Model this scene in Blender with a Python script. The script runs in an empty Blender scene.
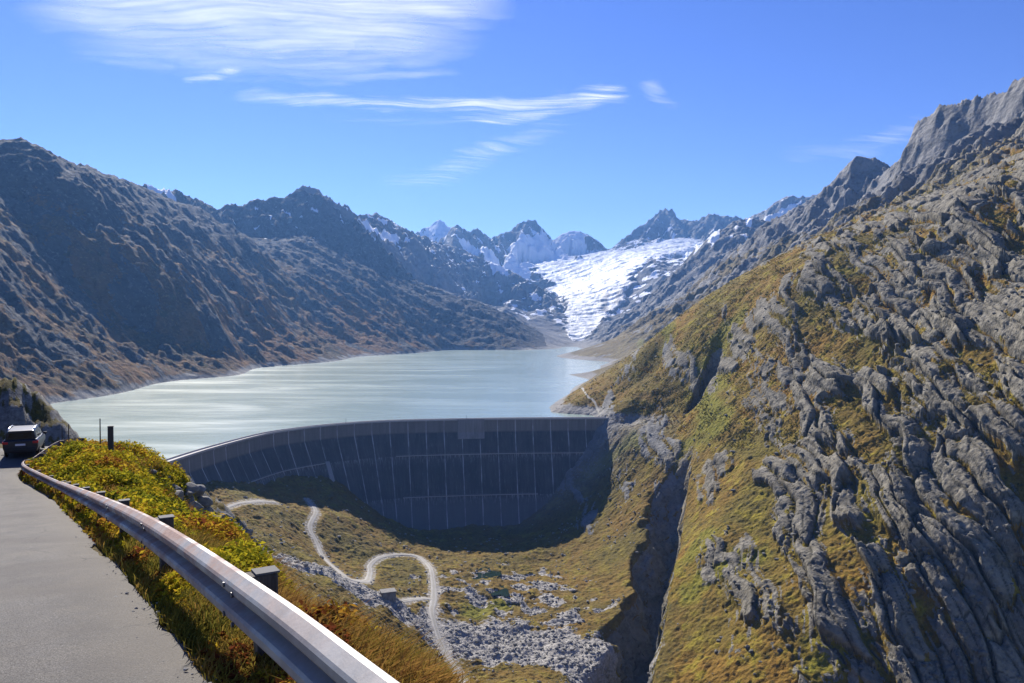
import bpy, math, random
import numpy as np
from mathutils import Vector, Matrix
random.seed(7)
RNG = np.random.default_rng(11)
S = bpy.context.scene
COL = S.collection
F_PX, CX, CY = 796.0, 512.0, 341.5
PITCH = math.atan((CY - 325.0) / F_PX)
ST, CT = math.sin(PITCH), math.cos(PITCH)
SUN_AZ, SUN_EL = math.radians(-22.0), math.radians(36.0)
LAKE_Z = -87.0

# ------------------------------------------------------------------ helpers
def ray(px, row):
    """x/y and z/y of the sight line through a point of the photograph (world axes, camera at the origin)."""
    a = (np.asarray(px, float) - CX) / F_PX
    b = -(np.asarray(row, float) - CY) / F_PX
    y = CT + b * ST
    return a / y, (-ST + b * CT) / y

def at(px, row, D):
    a, q = ray(px, row)
    return Vector((float(a) * D, D, float(q) * D))

def tag(o, label=None, cat=None, group=None, kind=None):
    if label: o['label'] = label
    if cat: o['category'] = cat
    if group: o['group'] = group
    if kind: o['kind'] = kind
    return o

def empty(name, loc, rz=0.0):
    o = bpy.data.objects.new(name, None)
    COL.objects.link(o)
    o.location = loc
    o.rotation_euler = (0, 0, rz)
    o.empty_display_size = 0.3
    return o

def copy_tree(o, parent=None):
    c = o.copy()
    COL.objects.link(c)
    if parent: c.parent = parent
    for ch in list(o.children): copy_tree(ch, c)
    return c

def np_mesh(name, verts, faces, mat, smooth=True, parent=None, attrs=None):
    """faces: (n,3) or (n,4) int array."""
    me = bpy.data.meshes.new(name)
    verts = np.ascontiguousarray(verts, np.float32)
    faces = np.ascontiguousarray(faces, np.int32)
    k = faces.shape[1]
    me.vertices.add(len(verts)); me.vertices.foreach_set('co', verts.ravel())
    me.loops.add(faces.size); me.loops.foreach_set('vertex_index', faces.ravel())
    me.polygons.add(len(faces))
    me.polygons.foreach_set('loop_start', np.arange(0, faces.size, k, dtype=np.int32))
    me.polygons.foreach_set('loop_total', np.full(len(faces), k, np.int32))
    me.polygons.foreach_set('use_smooth', np.full(len(faces), smooth, bool))
    me.update(calc_edges=True)
    for n, v in (attrs or {}).items():
        a = me.attributes.new(n, 'FLOAT', 'POINT')
        a.data.foreach_set('value', np.ascontiguousarray(v, np.float32))
    me.materials.append(mat)
    o = bpy.data.objects.new(name, me)
    COL.objects.link(o)
    if parent: o.parent = parent
    return o

class MB:
    """collects boxes, bars, tubes, lathes; build() links them as ONE mesh object"""
    def __init__(self): self.v = []; self.f = []
    def add(self, vs, fs):
        n = len(self.v)
        self.v += [tuple(p) for p in vs]
        self.f += [tuple(n + i for i in f) for f in fs]
        return self
    def box(self, c, s, R=None, taper=1.0):
        c = Vector(c); vs = []
        for sz in (-1, 1):
            t = taper if sz > 0 else 1.0
            for sx, sy in ((-1, -1), (1, -1), (1, 1), (-1, 1)):
                p = Vector((sx * s[0] / 2 * t, sy * s[1] / 2 * t, sz * s[2] / 2))
                vs.append(c + (R @ p if R else p))
        return self.add(vs, [(3, 2, 1, 0), (4, 5, 6, 7), (0, 1, 5, 4), (1, 2, 6, 5), (2, 3, 7, 6), (3, 0, 4, 7)])
    def tube(self, pts, r, n=8, caps=True):
        pts = [Vector(p) for p in pts]
        rs = r if isinstance(r, (list, tuple)) else [r] * len(pts)
        base = len(self.v); up0 = None
        for i, p in enumerate(pts):
            d = (pts[min(i + 1, len(pts) - 1)] - pts[max(i - 1, 0)]).normalized()
            if up0 is None: up0 = Vector((0, 0, 1)) if abs(d.z) < .9 else Vector((1, 0, 0))
            a = d.cross(up0).normalized(); b = a.cross(d).normalized()
            up0 = b
            for k in range(n):
                t = 2 * math.pi * k / n
                self.v.append(tuple(p + (a * math.cos(t) + b * math.sin(t)) * rs[i]))
        for i in range(len(pts) - 1):
            for k in range(n):
                k2 = (k + 1) % n
                self.f.append((base + i * n + k, base + i * n + k2, base + (i + 1) * n + k2, base + (i + 1) * n + k))
        if caps:
            self.f.append(tuple(base + k for k in range(n))[::-1])
            self.f.append(tuple(base + (len(pts) - 1) * n + k for k in range(n)))
        return self
    def build(self, name, mat, parent=None, smooth=False, bevel=0.0, seg=2):
        me = bpy.data.meshes.new(name)
        me.from_pydata(self.v, [], self.f)
        import bmesh
        bm = bmesh.new(); bm.from_mesh(me)
        bmesh.ops.recalc_face_normals(bm, faces=bm.faces)
        bm.to_mesh(me); bm.free()
        me.materials.append(mat)
        for p in me.polygons: p.use_smooth = smooth
        o = bpy.data.objects.new(name, me)
        COL.objects.link(o)
        if parent: o.parent = parent
        if bevel:
            m = o.modifiers.new('bevel', 'BEVEL'); m.width = bevel; m.segments = seg; m.limit_method = 'ANGLE'
            m.angle_limit = math.radians(35)
        return o

# ------------------------------------------------------------------ numpy noise
_G = np.array([(math.cos(t), math.sin(t)) for t in np.linspace(0, 2 * math.pi, 32, endpoint=False)])
def _hash(ix, iy, seed):
    h = (ix.astype(np.int64) * 374761393 + iy.astype(np.int64) * 668265263 + seed * 1274126177) & 0xffffffff
    h = ((h ^ (h >> 13)) * 1274126177) & 0xffffffff
    return h ^ (h >> 16)
def perlin(x, y, seed=0):
    ix = np.floor(x); iy = np.floor(y); fx = x - ix; fy = y - iy
    ix = ix.astype(np.int64); iy = iy.astype(np.int64)
    u = fx * fx * fx * (fx * (fx * 6 - 15) + 10); v = fy * fy * fy * (fy * (fy * 6 - 15) + 10)
    def g(i, j):
        G = _G[_hash(ix + i, iy + j, seed) & 31]
        return G[..., 0] * (fx - i) + G[..., 1] * (fy - j)
    a = g(0, 0); b = g(1, 0); c = g(0, 1); d = g(1, 1)
    return ((a + u * (b - a)) * (1 - v) + (c + u * (d - c)) * v) * 1.5
def fbm(x, y, oct=5, seed=0, gain=.5, lac=2.03):
    s = 0; a = 1.0
    for i in range(oct):
        s = s + a * perlin(x, y, seed + i * 17); a *= gain; x = x * lac + 3.1; y = y * lac - 1.7
    return s
def ridged(x, y, oct=5, seed=0, gain=.5, lac=2.07):
    s = 0; a = 1.0; w = 1.0
    for i in range(oct):
        n = 1 - np.abs(perlin(x, y, seed + i * 23)) * 1.4
        n = n * n * w; s = s + a * n; w = np.clip(n * 1.6, 0, 1)
        a *= gain; x = x * lac + 5.2; y = y * lac + 1.3
    return s - 0.9
def voronoi(x, y, seed=0, jit=.95):
    """F1, F2, cell random, offset from the cell's own point"""
    ix = np.floor(x).astype(np.int64); iy = np.floor(y).astype(np.int64)
    f1 = np.full(x.shape, 9.0); f2 = f1.copy(); r = np.zeros(x.shape); ox = np.zeros(x.shape); oy = np.zeros(x.shape)
    for i in (-1, 0, 1):
        for j in (-1, 0, 1):
            h = _hash(ix + i, iy + j, seed)
            dx = ix + i + .5 + ((h & 1023) / 1023 - .5) * jit - x
            dy = iy + j + .5 + (((h >> 10) & 1023) / 1023 - .5) * jit - y
            d = np.sqrt(dx * dx + dy * dy)
            m = d < f1
            f2 = np.where(m, f1, np.minimum(f2, d))
            r = np.where(m, ((h >> 20) & 1023) / 1023, r)
            ox = np.where(m, dx, ox); oy = np.where(m, dy, oy)
            f1 = np.where(m, d, f1)
    return f1, f2, r, ox, oy
def sstep(a, b, x):
    t = np.clip((x - a) / (b - a), 0, 1)
    return t * t * (3 - 2 * t)
def poly_dist(X, Y, pts):
    """distance to a polyline in plan, and the third coordinate (and any more) interpolated along it"""
    best = np.full(X.shape, 1e9); val = np.zeros(X.shape); tpar = np.zeros(X.shape); side = np.zeros(X.shape)
    for i in range(len(pts) - 1):
        ax, ay, av = pts[i][:3]; bx, by, bv = pts[i + 1][:3]
        dx, dy = bx - ax, by - ay
        t = np.clip(((X - ax) * dx + (Y - ay) * dy) / (dx * dx + dy * dy + 1e-9), 0, 1)
        d = np.hypot(X - ax - t * dx, Y - ay - t * dy)
        m = d < best
        best = np.where(m, d, best); val = np.where(m, av + t * (bv - av), val); tpar = np.where(m, i + t, tpar)
        side = np.where(m, np.sign(dx * (Y - ay) - dy * (X - ax)), side)
    return best, val, tpar, side

# ------------------------------------------------------------------ node helpers
class NT:
    def __init__(self, name, world=False):
        self.m = bpy.data.materials.new(name)
        self.m.use_nodes = True
        self.t = self.m.node_tree
        self.b = self.t.nodes['Principled BSDF']
        self.out = self.t.nodes['Material Output']
    def n(self, typ, **kw):
        nd = self.t.nodes.new(typ)
        for k, v in kw.items(): setattr(nd, k, v)
        return nd
    def l(self, a, b): self.t.links.new(a, b); return b
    def val(self, sock, v):
        if isinstance(v, bpy.types.NodeSocket): self.l(v, sock)
        else: sock.default_value = v
    def coord(self, kind='Object'):
        return self.n('ShaderNodeTexCoord').outputs[kind]
    def mapping(self, vec, scale=(1, 1, 1), rot=(0, 0, 0), loc=(0, 0, 0)):
        m = self.n('ShaderNodeMapping'); self.l(vec, m.inputs['Vector'])
        m.inputs['Scale'].default_value = scale; m.inputs['Rotation'].default_value = rot; m.inputs['Location'].default_value = loc
        return m.outputs[0]
    def noise(self, vec, scale, detail=4, rough=.55, dist=0.0):
        x = self.n('ShaderNodeTexNoise'); self.l(vec, x.inputs['Vector'])
        x.inputs['Scale'].default_value = scale; x.inputs['Detail'].default_value = detail
        x.inputs['Roughness'].default_value = rough; x.inputs['Distortion'].default_value = dist
        return x.outputs['Fac']
    def voro(self, vec, scale, feat='F1', out='Distance', rnd=1.0):
        x = self.n('ShaderNodeTexVoronoi', feature=feat); self.l(vec, x.inputs['Vector'])
        x.inputs['Scale'].default_value = scale; x.inputs['Randomness'].default_value = rnd
        return x.outputs[out]
    def ramp(self, fac, stops, interp='LINEAR'):
        r = self.n('ShaderNodeValToRGB'); self.val(r.inputs[0], fac)
        e = r.color_ramp; e.interpolation = interp
        while len(e.elements) < len(stops): e.elements.new(.5)
        for el, (p, c) in zip(e.elements, stops):
            el.position = p
            el.color = (c, c, c, 1) if not isinstance(c, (tuple, list)) else (*c[:3], c[3] if len(c) > 3 else 1)
        return r.outputs[0]
    def rng(self, v, a, b, c=0.0, d=1.0):
        x = self.n('ShaderNodeMapRange'); self.val(x.inputs[0], v)
        for i, k in enumerate((a, b, c, d)): x.inputs[i + 1].default_value = k
        return x.outputs[0]
    def math(self, op, a, b=None, c=None):
        x = self.n('ShaderNodeMath', operation=op); self.val(x.inputs[0], a)
        if b is not None: self.val(x.inputs[1], b)
        if c is not None: self.val(x.inputs[2], c)
        return x.outputs[0]
    def mix(self, fac, a, b, mode='MIX'):
        x = self.n('ShaderNodeMix', data_type='RGBA', blend_type=mode)
        self.val(x.inputs[0], fac)
        for s, v in ((x.inputs[6], a), (x.inputs[7], b)):
            if isinstance(v, bpy.types.NodeSocket): self.l(v, s)
            else: s.default_value = (*v[:3], 1)
        return x.outputs[2]
    def attr(self, name):
        a = self.n('ShaderNodeAttribute'); a.attribute_name = name
        return a.outputs['Fac']
    def bump(self, h, strength=.5, dist=1.0, normal=None):
        b = self.n('ShaderNodeBump'); self.l(h, b.inputs['Height'])
        b.inputs['Strength'].default_value = strength; b.inputs['Distance'].default_value = dist
        if normal is not None: self.l(normal, b.inputs['Normal'])
        return b.outputs[0]
    def set(self, color=None, rough=None, metal=None, normal=None, spec=None):
        if color is not None:
            if isinstance(color, bpy.types.NodeSocket): self.l(color, self.b.inputs['Base Color'])
            else: self.b.inputs['Base Color'].default_value = (*color[:3], 1)
        if rough is not None: self.val(self.b.inputs['Roughness'], rough)
        if metal is not None: self.val(self.b.inputs['Metallic'], metal)
        if normal is not None: self.l(normal, self.b.inputs['Normal'])
        if spec is not None: self.b.inputs['Specular IOR Level'].default_value = spec
        return self.m
# ------------------------------------------------------------------ camera, sky, sun
cam = bpy.data.cameras.new('camera')
cam.sensor_width = 36.0; cam.lens = F_PX / 1024 * 36.0
cam.clip_start = 0.05; cam.clip_end = 60000
camo = bpy.data.objects.new('camera', cam); COL.objects.link(camo)
camo.rotation_euler = (math.pi / 2 - PITCH, 0, 0)
S.camera = camo

w = bpy.data.worlds.new('World'); S.world = w; w.use_nodes = True
wt = w.node_tree
bg = wt.nodes['Background']; bg.inputs['Strength'].default_value = 0.078
sky = wt.nodes.new('ShaderNodeTexSky'); sky.sky_type = 'NISHITA'; sky.sun_disc = False
sky.sun_elevation = SUN_EL; sky.sun_rotation = SUN_AZ
sky.altitude = 2400; sky.air_density = 1.0; sky.dust_density = 0.15; sky.ozone_density = 3.0
hs = wt.nodes.new('ShaderNodeHueSaturation'); hs.inputs['Saturation'].default_value = 1.22; hs.inputs['Hue'].default_value = .524
wt.links.new(sky.outputs[0], hs.inputs['Color']); wt.links.new(hs.outputs[0], bg.inputs['Color'])

sl = bpy.data.lights.new('sun', 'SUN'); sl.energy = 5.0; sl.angle = math.radians(.53); sl.color = (1.0, .93, .84)
so = bpy.data.objects.new('sun', sl); COL.objects.link(so)
sd = Vector((math.sin(SUN_AZ) * math.cos(SUN_EL), math.cos(SUN_AZ) * math.cos(SUN_EL), math.sin(SUN_EL)))
so.rotation_euler = sd.to_track_quat('Z', 'Y').to_euler()
so.location = sd * 500

S.view_settings.view_transform = 'Standard'; S.view_settings.look = 'None'
S.view_settings.exposure = 0.95; S.view_settings.gamma = 1.0
S.cycles.use_denoising = True; S.cycles.use_adaptive_sampling = False
S.cycles.max_bounces = 4; S.cycles.diffuse_bounces = 2; S.cycles.glossy_bounces = 2; S.cycles.transmission_bounces = 3
S.cycles.transparent_max_bounces = 12; S.cycles.volume_bounces = 0
S.cycles.sample_clamp_indirect = 6.0
# ------------------------------------------------------------------ the valley as one height field
CP = []
def P(*rows):
    for px, row, D in rows:
        a, q = ray(px, row); CP.append((px, D, float(q)))
def Q(*rows):
    for px, z, D in rows: CP.append((px, D, z / D))

# road side flank, falling from under the road to the valley (mostly hidden)
Q((-150, -30, 110), (0, -30, 110), (150, -40, 110), (300, -60, 110), (450, -75, 110), (600, -95, 110), (800, -118, 110), (1174, -110, 110))
Q((-150, -60, 300), (-150, -86, 520), (0, -60, 280), (0, -86, 520), (60, -80, 450), (150, -84, 440), (100, -62, 300), (200, -78, 220), (350, -110, 230), (450, -143, 290), (300, -105, 290), (600, -165, 230), (800, -160, 180), (1000, -140, 170), (1174, -120, 170))
P((157, 478, 472), (205, 494, 505), (228, 487, 535), (200, 508, 480))
P((250, 508, 500), (232, 512, 480), (290, 541, 478), (320, 520, 560), (330, 560, 510), (365, 580, 480), (400, 557, 560), (430, 570, 530), (435, 600, 480), (440, 640, 430), (465, 683, 390))
P((290, 566, 420), (350, 592, 415), (388, 598, 440), (400, 640, 400), (280, 505, 560), (300, 490, 620))
# foot of the dam
P((300, 478, 620), (326, 474, 655), (365, 502, 668), (390, 517, 668), (415, 531, 664), (460, 532, 662), (522, 530, 662), (520, 529, 674), (548, 500, 690), (570, 470, 702), (594, 442, 712), (609, 417, 718), (620, 409, 722), (635, 401, 722), (470, 545, 625), (400, 530, 620), (360, 512, 610), (520, 548, 620), (300, 500, 590))
# floor before the dam
P((520, 683, 385), (560, 650, 430), (600, 640, 440), (500, 590, 510), (485, 575, 535), (560, 600, 500), (500, 555, 590), (540, 545, 610))
Q((540, -182, 300), (640, -195, 300), (560, -178, 360))
# shoulder between the dam and the ravine
P((560, 560, 585), (600, 560, 565), (600, 510, 640), (625, 480, 650), (650, 450, 655), (625, 426, 692), (640, 438, 672), (612, 427, 700), (600, 470, 690), (630, 430, 710), (650, 500, 600), (640, 540, 560), (640, 580, 510), (625, 630, 450), (610, 683, 400), (665, 420, 690))
# lake shore of that hill, promontory and spit
Q((553, -87, 815), (556, -86, 880), (570, -87, 1000), (590, -87, 1250), (575, -86.5, 1390), (566, -86.5, 1400), (600, -86, 1450), (610, -87, 1850), (600, -87, 2750), (560, -87, 3150))
P((575, 398, 800), (600, 385, 820), (600, 372, 1000), (610, 372, 830), (640, 352, 830), (620, 366, 1200))
P((650, 341, 800), (700, 321, 760), (750, 310, 715), (800, 282, 680), (840, 258, 680), (870, 243, 690), (920, 222, 690), (1024, 170, 680), (1174, 90, 640))
P((650, 375, 770), (690, 345, 740), (690, 400, 690), (730, 360, 680))
# the slabby slope right of the ravine
P((700, 683, 385), (700, 600, 440), (700, 540, 485), (720, 500, 520), (715, 440, 590), (720, 400, 630), (760, 350, 650), (800, 400, 560), (800, 500, 468), (800, 600, 394), (800, 683, 354), (850, 300, 630), (850, 400, 525), (850, 500, 445), (850, 683, 352), (900, 250, 650), (900, 350, 545), (900, 600, 378), (960, 212, 640), (960, 300, 545), (960, 450, 438), (960, 683, 350), (1024, 210, 610), (1024, 300, 505), (1024, 400, 432), (1024, 550, 384), (1024, 683, 350), (1174, 200, 560), (1174, 400, 410), (1174, 683, 345))
# far side of the right wall
P((1174, 40, 1050), (1024, 128, 1050), (940, 172, 1150), (880, 200, 1400), (820, 225, 1900), (760, 262, 2000), (720, 285, 2200), (680, 312, 2400), (640, 330, 2700), (700, 330, 1500), (760, 300, 1200), (850, 240, 1100), (940, 196, 880), (1024, 150, 830), (800, 262, 1200), (650, 345, 1700), (640, 352, 1400), (700, 250, 3400), (740, 225, 3300), (660, 290, 3500))
# lake bed
Q((250, -105, 700), (350, -115, 900), (450, -115, 900), (450, -110, 1500), (530, -100, 900), (480, -110, 2200), (300, -100, 1300), (150, -98, 800), (540, -96, 2700), (60, -98, 650), (420, -110, 760), (590, -90, 760), (520, -100, 770), (330, -105, 740), (250, -100, 660), (180, -98, 560), (540, -105, 1300), (500, -105, 1800))
# left shore and mountainside
Q((55, -87, 888), (150, -87, 1154), (250, -87, 1539), (350, -87, 2098), (450, -87, 2770), (560, -87, 3148), (-20, -87, 760), (-150, -87, 620))
P((0, 330, 1000), (0, 250, 1200), (0, 190, 1450), (100, 330, 1300), (100, 250, 1600), (100, 215, 1900), (200, 330, 1700), (200, 270, 2000), (200, 235, 2380), (300, 320, 2300), (300, 275, 2600), (400, 318, 2750), (470, 335, 2850), (-150, 300, 800), (-150, 150, 1200), (-150, 60, 1500))
P((250, 245, 2850), (312, 240, 3050), (360, 262, 3180), (420, 288, 3300), (480, 306, 3330), (450, 318, 2960), (500, 322, 3080), (535, 334, 3180), (530, 325, 3500), (560, 340, 3300))
# glacier trough and what is behind the ridges
P((580, 343, 3400), (590, 325, 3700), (600, 300, 4200), (612, 275, 4700), (630, 258, 5200), (655, 245, 5700), (690, 238, 6100), (560, 290, 5000), (530, 265, 5600), (570, 262, 5600), (600, 252, 6000), (640, 310, 3900), (660, 275, 4300))
Q((-150, 200, 2400), (0, 150, 2600), (100, 150, 3100), (200, 150, 3600), (312, 150, 5000), (400, 150, 6200), (500, 300, 8200), (600, 400, 8200), (700, 400, 8200), (800, 300, 6500), (850, 100, 3000), (930, 150, 2300), (1024, 150, 2000), (1174, 250, 1900), (-150, 100, 9500), (250, 100, 9500), (560, 200, 9500), (800, 200, 9500), (1174, 100, 9500), (1174, 150, 4000), (-150, 150, 5000), (950, 100, 4500))

cp = np.array(CP)
VS = F_PX / 100.0
cu = cp[:, 0] / 100.0; cv = np.log(cp[:, 1]) * VS; cq = cp[:, 2]
def tps(r2): return 0.5 * r2 * np.log(r2 + 1e-12)
n = len(cp)
A = np.zeros((n + 3, n + 3))
A[:n, :n] = tps((cu[:, None] - cu) ** 2 + (cv[:, None] - cv) ** 2) + np.eye(n) * 0.02
A[:n, n] = 1; A[:n, n + 1] = cu; A[:n, n + 2] = cv
A[n:, :n] = A[:n, n:].T
sol = np.linalg.solve(A, np.concatenate([cq, np.zeros(3)]))
def base_q(u, v):
    out = np.empty(u.shape); uf = u.ravel(); vf = v.ravel(); of = out.ravel()
    for i in range(0, len(uf), 20000):
        a = uf[i:i + 20000, None]; b = vf[i:i + 20000, None]
        of[i:i + 20000] = tps((a - cu) ** 2 + (b - cv) ** 2) @ sol[:n] + sol[n] + sol[n + 1] * a[:, 0] + sol[n + 2] * b[:, 0]
    return of.reshape(u.shape)

QUAL = 1.0
def seg(a, b, k): return np.linspace(math.log(a), math.log(b), int(k * QUAL), endpoint=False)
LV = np.concatenate([seg(105, 225, 60), seg(225, 780, 820), seg(780, 1700, 260), seg(1700, 3200, 210), seg(3200, 7400, 480), seg(7400, 9500, 20), [math.log(9500)]])
PX = np.linspace(-150, 1174, int(950 * QUAL))
k = 4
LVc = np.linspace(LV[0], LV[-1], 520); PXc = PX[::k] if (len(PX) - 1) % k == 0 else np.append(PX[::k], PX[-1])
bq = base_q(*np.meshgrid(PXc / 100, LVc * VS))
# upsample: columns, then rows (cubic Catmull-Rom in rows would be finer than needed)
t = np.interp(PX, PXc, np.arange(len(PXc))); i0 = np.clip(t.astype(int), 0, len(PXc) - 2); ft = t - i0
bqc = bq[:, i0] * (1 - ft) + bq[:, i0 + 1] * ft
t = np.interp(LV, LVc, np.arange(len(LVc))); j0 = np.clip(t.astype(int), 0, len(LVc) - 2); ft = (t - j0)[:, None]
BQ = bqc[j0] * (1 - ft) + bqc[j0 + 1] * ft
PXg, LVg = np.meshgrid(PX, LV)
Yg = np.exp(LVg)
Xg = (PXg - CX) / F_PX / CT * Yg
Zg = BQ * Yg

def crest(pts): return [tuple(at(px, row, D)) for px, row, D in pts]
def crest3(pts):
    r = []
    for px, row, D in pts:
        p = at(px, row, D); r.append((p.x, p.y, p.z))
    return r
jag = fbm(Xg / 60, Yg / 60, 5, 3)
crag = .8 * fbm(Xg / 60, Yg / 60, 5, 3) + .7 * (ridged(Xg / 45, Yg / 45, 4, 13) - .3)
jagf = ridged(Xg / 260, Yg / 260, 5, 9)
def raise_ridge(Z, pts, slope, rough=1.0, wob=.25, width=1e9):
    c3 = crest3(pts); Ds = [p_[2] for p_ in pts]
    r0, r1 = np.searchsorted(Yg[:, 0], (min(Ds) * .5, max(Ds) * 1.4)); R = slice(int(r0), int(r1))
    x, y = Xg[R], Yg[R]
    d, z, tp, sd_ = poly_dist(x, y, c3)
    if min(Ds) > 4000:                                 # side spurs: bend the fall lines away from the crest
        a_ = np.clip(d / 300, 0, 1) * 80
        d, z, tp, sd_ = poly_dist(x + a_ * fbm(x / 300, y / 300, 4, 301), y + a_ * fbm(x / 300, y / 300, 4, 302), c3)
    zr = z - slope * d - wob * slope * np.minimum(d, 160) * jagf[R] - .0007 * d * d + rough * crag[R] * np.minimum(1.1, .6 + d / 120)
    Z = Z.copy(); Z[R] = np.where(d < width, np.maximum(Z[R], zr), Z[R])
    return Z

# ---- large-scale relief noise, by zone
wl = sstep(-330, -520, Xg + .0 * Yg) * sstep(560, 800, Yg)                 # left mountainside
wl = np.maximum(wl, sstep(190, -60, Xg) * sstep(2000, 2500, Yg))
wf = sstep(3300, 4200, Yg)                                               # far ranges
wr = sstep(250, 420, Xg) * sstep(700, 1000, Yg) * (1 - wf)              # far right wall
up = np.clip((Zg - LAKE_Z) / 25, 0, 1)
g1 = ridged((Xg + 30 * jag) / 420 - Yg / 900, (Yg + .35 * Xg) / 120, 6, 31)
g2 = ridged(Xg / 130, Yg / 60, 5, 77)
Zbare = Zg.copy()
Zg = Zg + up * wl * (1 - wf) * (10 * g1 + 5 * g2 + 4 * fbm(Xg / 22, Yg / 22, 5, 5) + 3.5 * ridged(Xg / 34, Yg / 20, 4, 25))
g3 = ridged((Xg + .3 * Yg) / 300, (Yg - .35 * Xg) / 120, 6, 55)
hb_ = np.clip(Zg - LAKE_Z, 0, None); Zg = Zg + np.clip(wl + wr, 0, 1) * 15 * (1 - np.exp(-hb_ / 5))
Zg = Zg + up * wr * (20 * g3 + 7 * g2 + 5 * fbm(Xg / 18, Yg / 18, 4, 15) + 6 * ridged(Xg / 40, Yg / 22, 4, 26))
Zg = Zg + up * wf * (55 * ridged(Xg / 420, Yg / 420, 6, 91) + 20 * fbm(Xg / 100, Yg / 100, 5, 6)) * .7

# ---- crests
R_L1 = [(-150, 55, 1450), (-60, 110, 1550), (-20, 138, 1580), (8, 136, 1600), (20, 136, 1620), (34, 144, 1660), (50, 154, 1720), (80, 163, 1850), (110, 174, 2000), (140, 185, 2150), (170, 198, 2300), (200, 208, 2450)]
R_L2 = [(120, 186, 3000), (150, 184, 3050), (172, 188, 3100), (190, 196, 3200), (214, 206, 3300), (232, 203, 3350), (255, 201, 3400), (280, 196, 3500), (296, 190, 3550), (311, 185, 3600), (322, 192, 3620), (335, 203, 3700), (352, 217, 3850), (366, 215, 3950), (376, 213, 4050), (388, 219, 4150), (402, 227, 4300), (420, 236, 4450), (445, 244, 4600), (475, 254, 4700), (505, 268, 4600), (535, 284, 4400), (552, 302, 4200), (562, 325, 3900), (570, 340, 3600)]
R_L2 = [(a_, b_, c_ * (.93 + .07 * min(1, max(0, (a_ - 311) / 250)))) for a_, b_, c_ in R_L2]
R_F1 = [(400, 240, 6600), (428, 226, 7000), (439, 218, 7000), (450, 226, 7000), (470, 245, 7000)]
R_F2 = [(440, 240, 5600), (448, 232, 5600), (457, 224, 5600), (467, 234, 5700), (477, 228, 5800), (490, 238, 5900), (503, 233, 6000), (514, 230, 6100), (521, 221, 6150), (528, 219, 6200), (537, 222, 6250), (546, 233, 6300), (552, 240, 6350)]
R_F3 = [(552, 240, 6350), (562, 234, 6300), (573, 230, 6300), (584, 232, 6300), (596, 240, 6350), (606, 248, 6400)]
R_F4 = [(612, 247, 6500), (625, 235, 6500), (645, 222, 6500), (657, 213, 6500), (665, 207, 6500), (672, 209, 6500), (678, 217, 6480), (690, 221, 6400), (702, 217, 6250), (712, 212, 6150), (722, 216, 6100), (735, 215, 6050), (745, 219, 6000)]
R_F5 = [(735, 222, 5300), (765, 210, 5000), (780, 199, 4900), (790, 195, 4850), (806, 196, 4800), (830, 190, 4700)]
R_R1 = [(640, 318, 2900), (680, 290, 2800), (720, 262, 2700), (760, 232, 2600), (790, 214, 2450), (806, 206, 2300), (822, 194, 2100)]
R_R2 = [(822, 196, 1980), (830, 183, 1950), (842, 170, 1920), (856, 156, 1900), (868, 156, 1880), (880, 159, 1860), (892, 163, 1830), (900, 168, 1700)]
R_R3 = [(888, 168, 1560), (900, 158, 1530), (908, 144, 1510), (918, 120, 1490), (930, 110, 1470), (944, 101, 1440), (955, 99, 1420), (972, 98, 1400), (990, 91, 1370), (1006, 86, 1340), (1016, 82, 1300), (1024, 74, 1280), (1060, 60, 1250), (1174, -10, 1200)]
Zg = raise_ridge(Zg, R_L1, .62, 9)
Zg = raise_ridge(Zg, R_L2, .62, 22)
Zg = raise_ridge(Zg, R_F1, 1.0, 30)
Zg = raise_ridge(Zg, R_F2, .82, 34)
Zg = raise_ridge(Zg, R_F3, .62, 12)
for sp_ in ([(528, 219, 6200), (518, 240, 5850), (506, 262, 5450)], [(528, 219, 6200), (545, 246, 5900)], [(503, 233, 6000), (496, 252, 5650)], [(477, 228, 5800), (472, 246, 5480)], [(457, 224, 5600), (452, 244, 5300)], [(439, 218, 7000), (434, 240, 6700)], [(573, 230, 6300), (560, 247, 5950)]):
    Zg = raise_ridge(Zg, sp_, .95, 24)
for sp_ in ([(665, 207, 6500), (648, 230, 6150)], [(665, 207, 6500), (684, 232, 6050)], [(721, 216, 6100), (712, 232, 5800)], [(740, 217, 6020), (742, 230, 5800)]):
    Zg = raise_ridge(Zg, sp_, 1.0, 24, width=500)
Zg = raise_ridge(Zg, R_F4, 1.0, 30, width=900)
Zg = raise_ridge(Zg, R_F5, .7, 16)
Zg = raise_ridge(Zg, R_R1, .6, 14)
Zg = raise_ridge(Zg, R_R2, 1.0, 16)
Zg = raise_ridge(Zg, R_R3, 1.7, 14)
# ---- ravine, gully and rock slabs
def ray_hit(px, row, dmin=120, Zs=None):
    """depth where the sight line through (px,row) meets the height field"""
    j = int(np.clip(np.searchsorted(PX, px), 1, len(PX) - 1))
    t = (px - PX[j - 1]) / (PX[j] - PX[j - 1])
    Z = Zg if Zs is None else Zs
    qc = (Z[:, j - 1] * (1 - t) + Z[:, j] * t) / Yg[:, 0]
    q = float(ray(px, row)[1])
    ok = (qc >= q) & (Yg[:, 0] > dmin)
    k = int(np.argmax(ok))
    if not ok.any(): return float(Yg[-1, 0])
    if k == 0: return float(Yg[0, 0])
    f = (q - qc[k - 1]) / (qc[k] - qc[k - 1] + 1e-12)
    return float(Yg[k - 1, 0] + np.clip(f, 0, 1) * (Yg[k, 0] - Yg[k - 1, 0]))
def plan(pts, dmin=120):
    """(px,row,extra) on the visible ground -> (X,Y,extra)"""
    r = []
    for px, row, e in pts:
        D = ray_hit(px, row, dmin); p = at(px, row, D); r.append((p.x, p.y, e))
    return r

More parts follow.
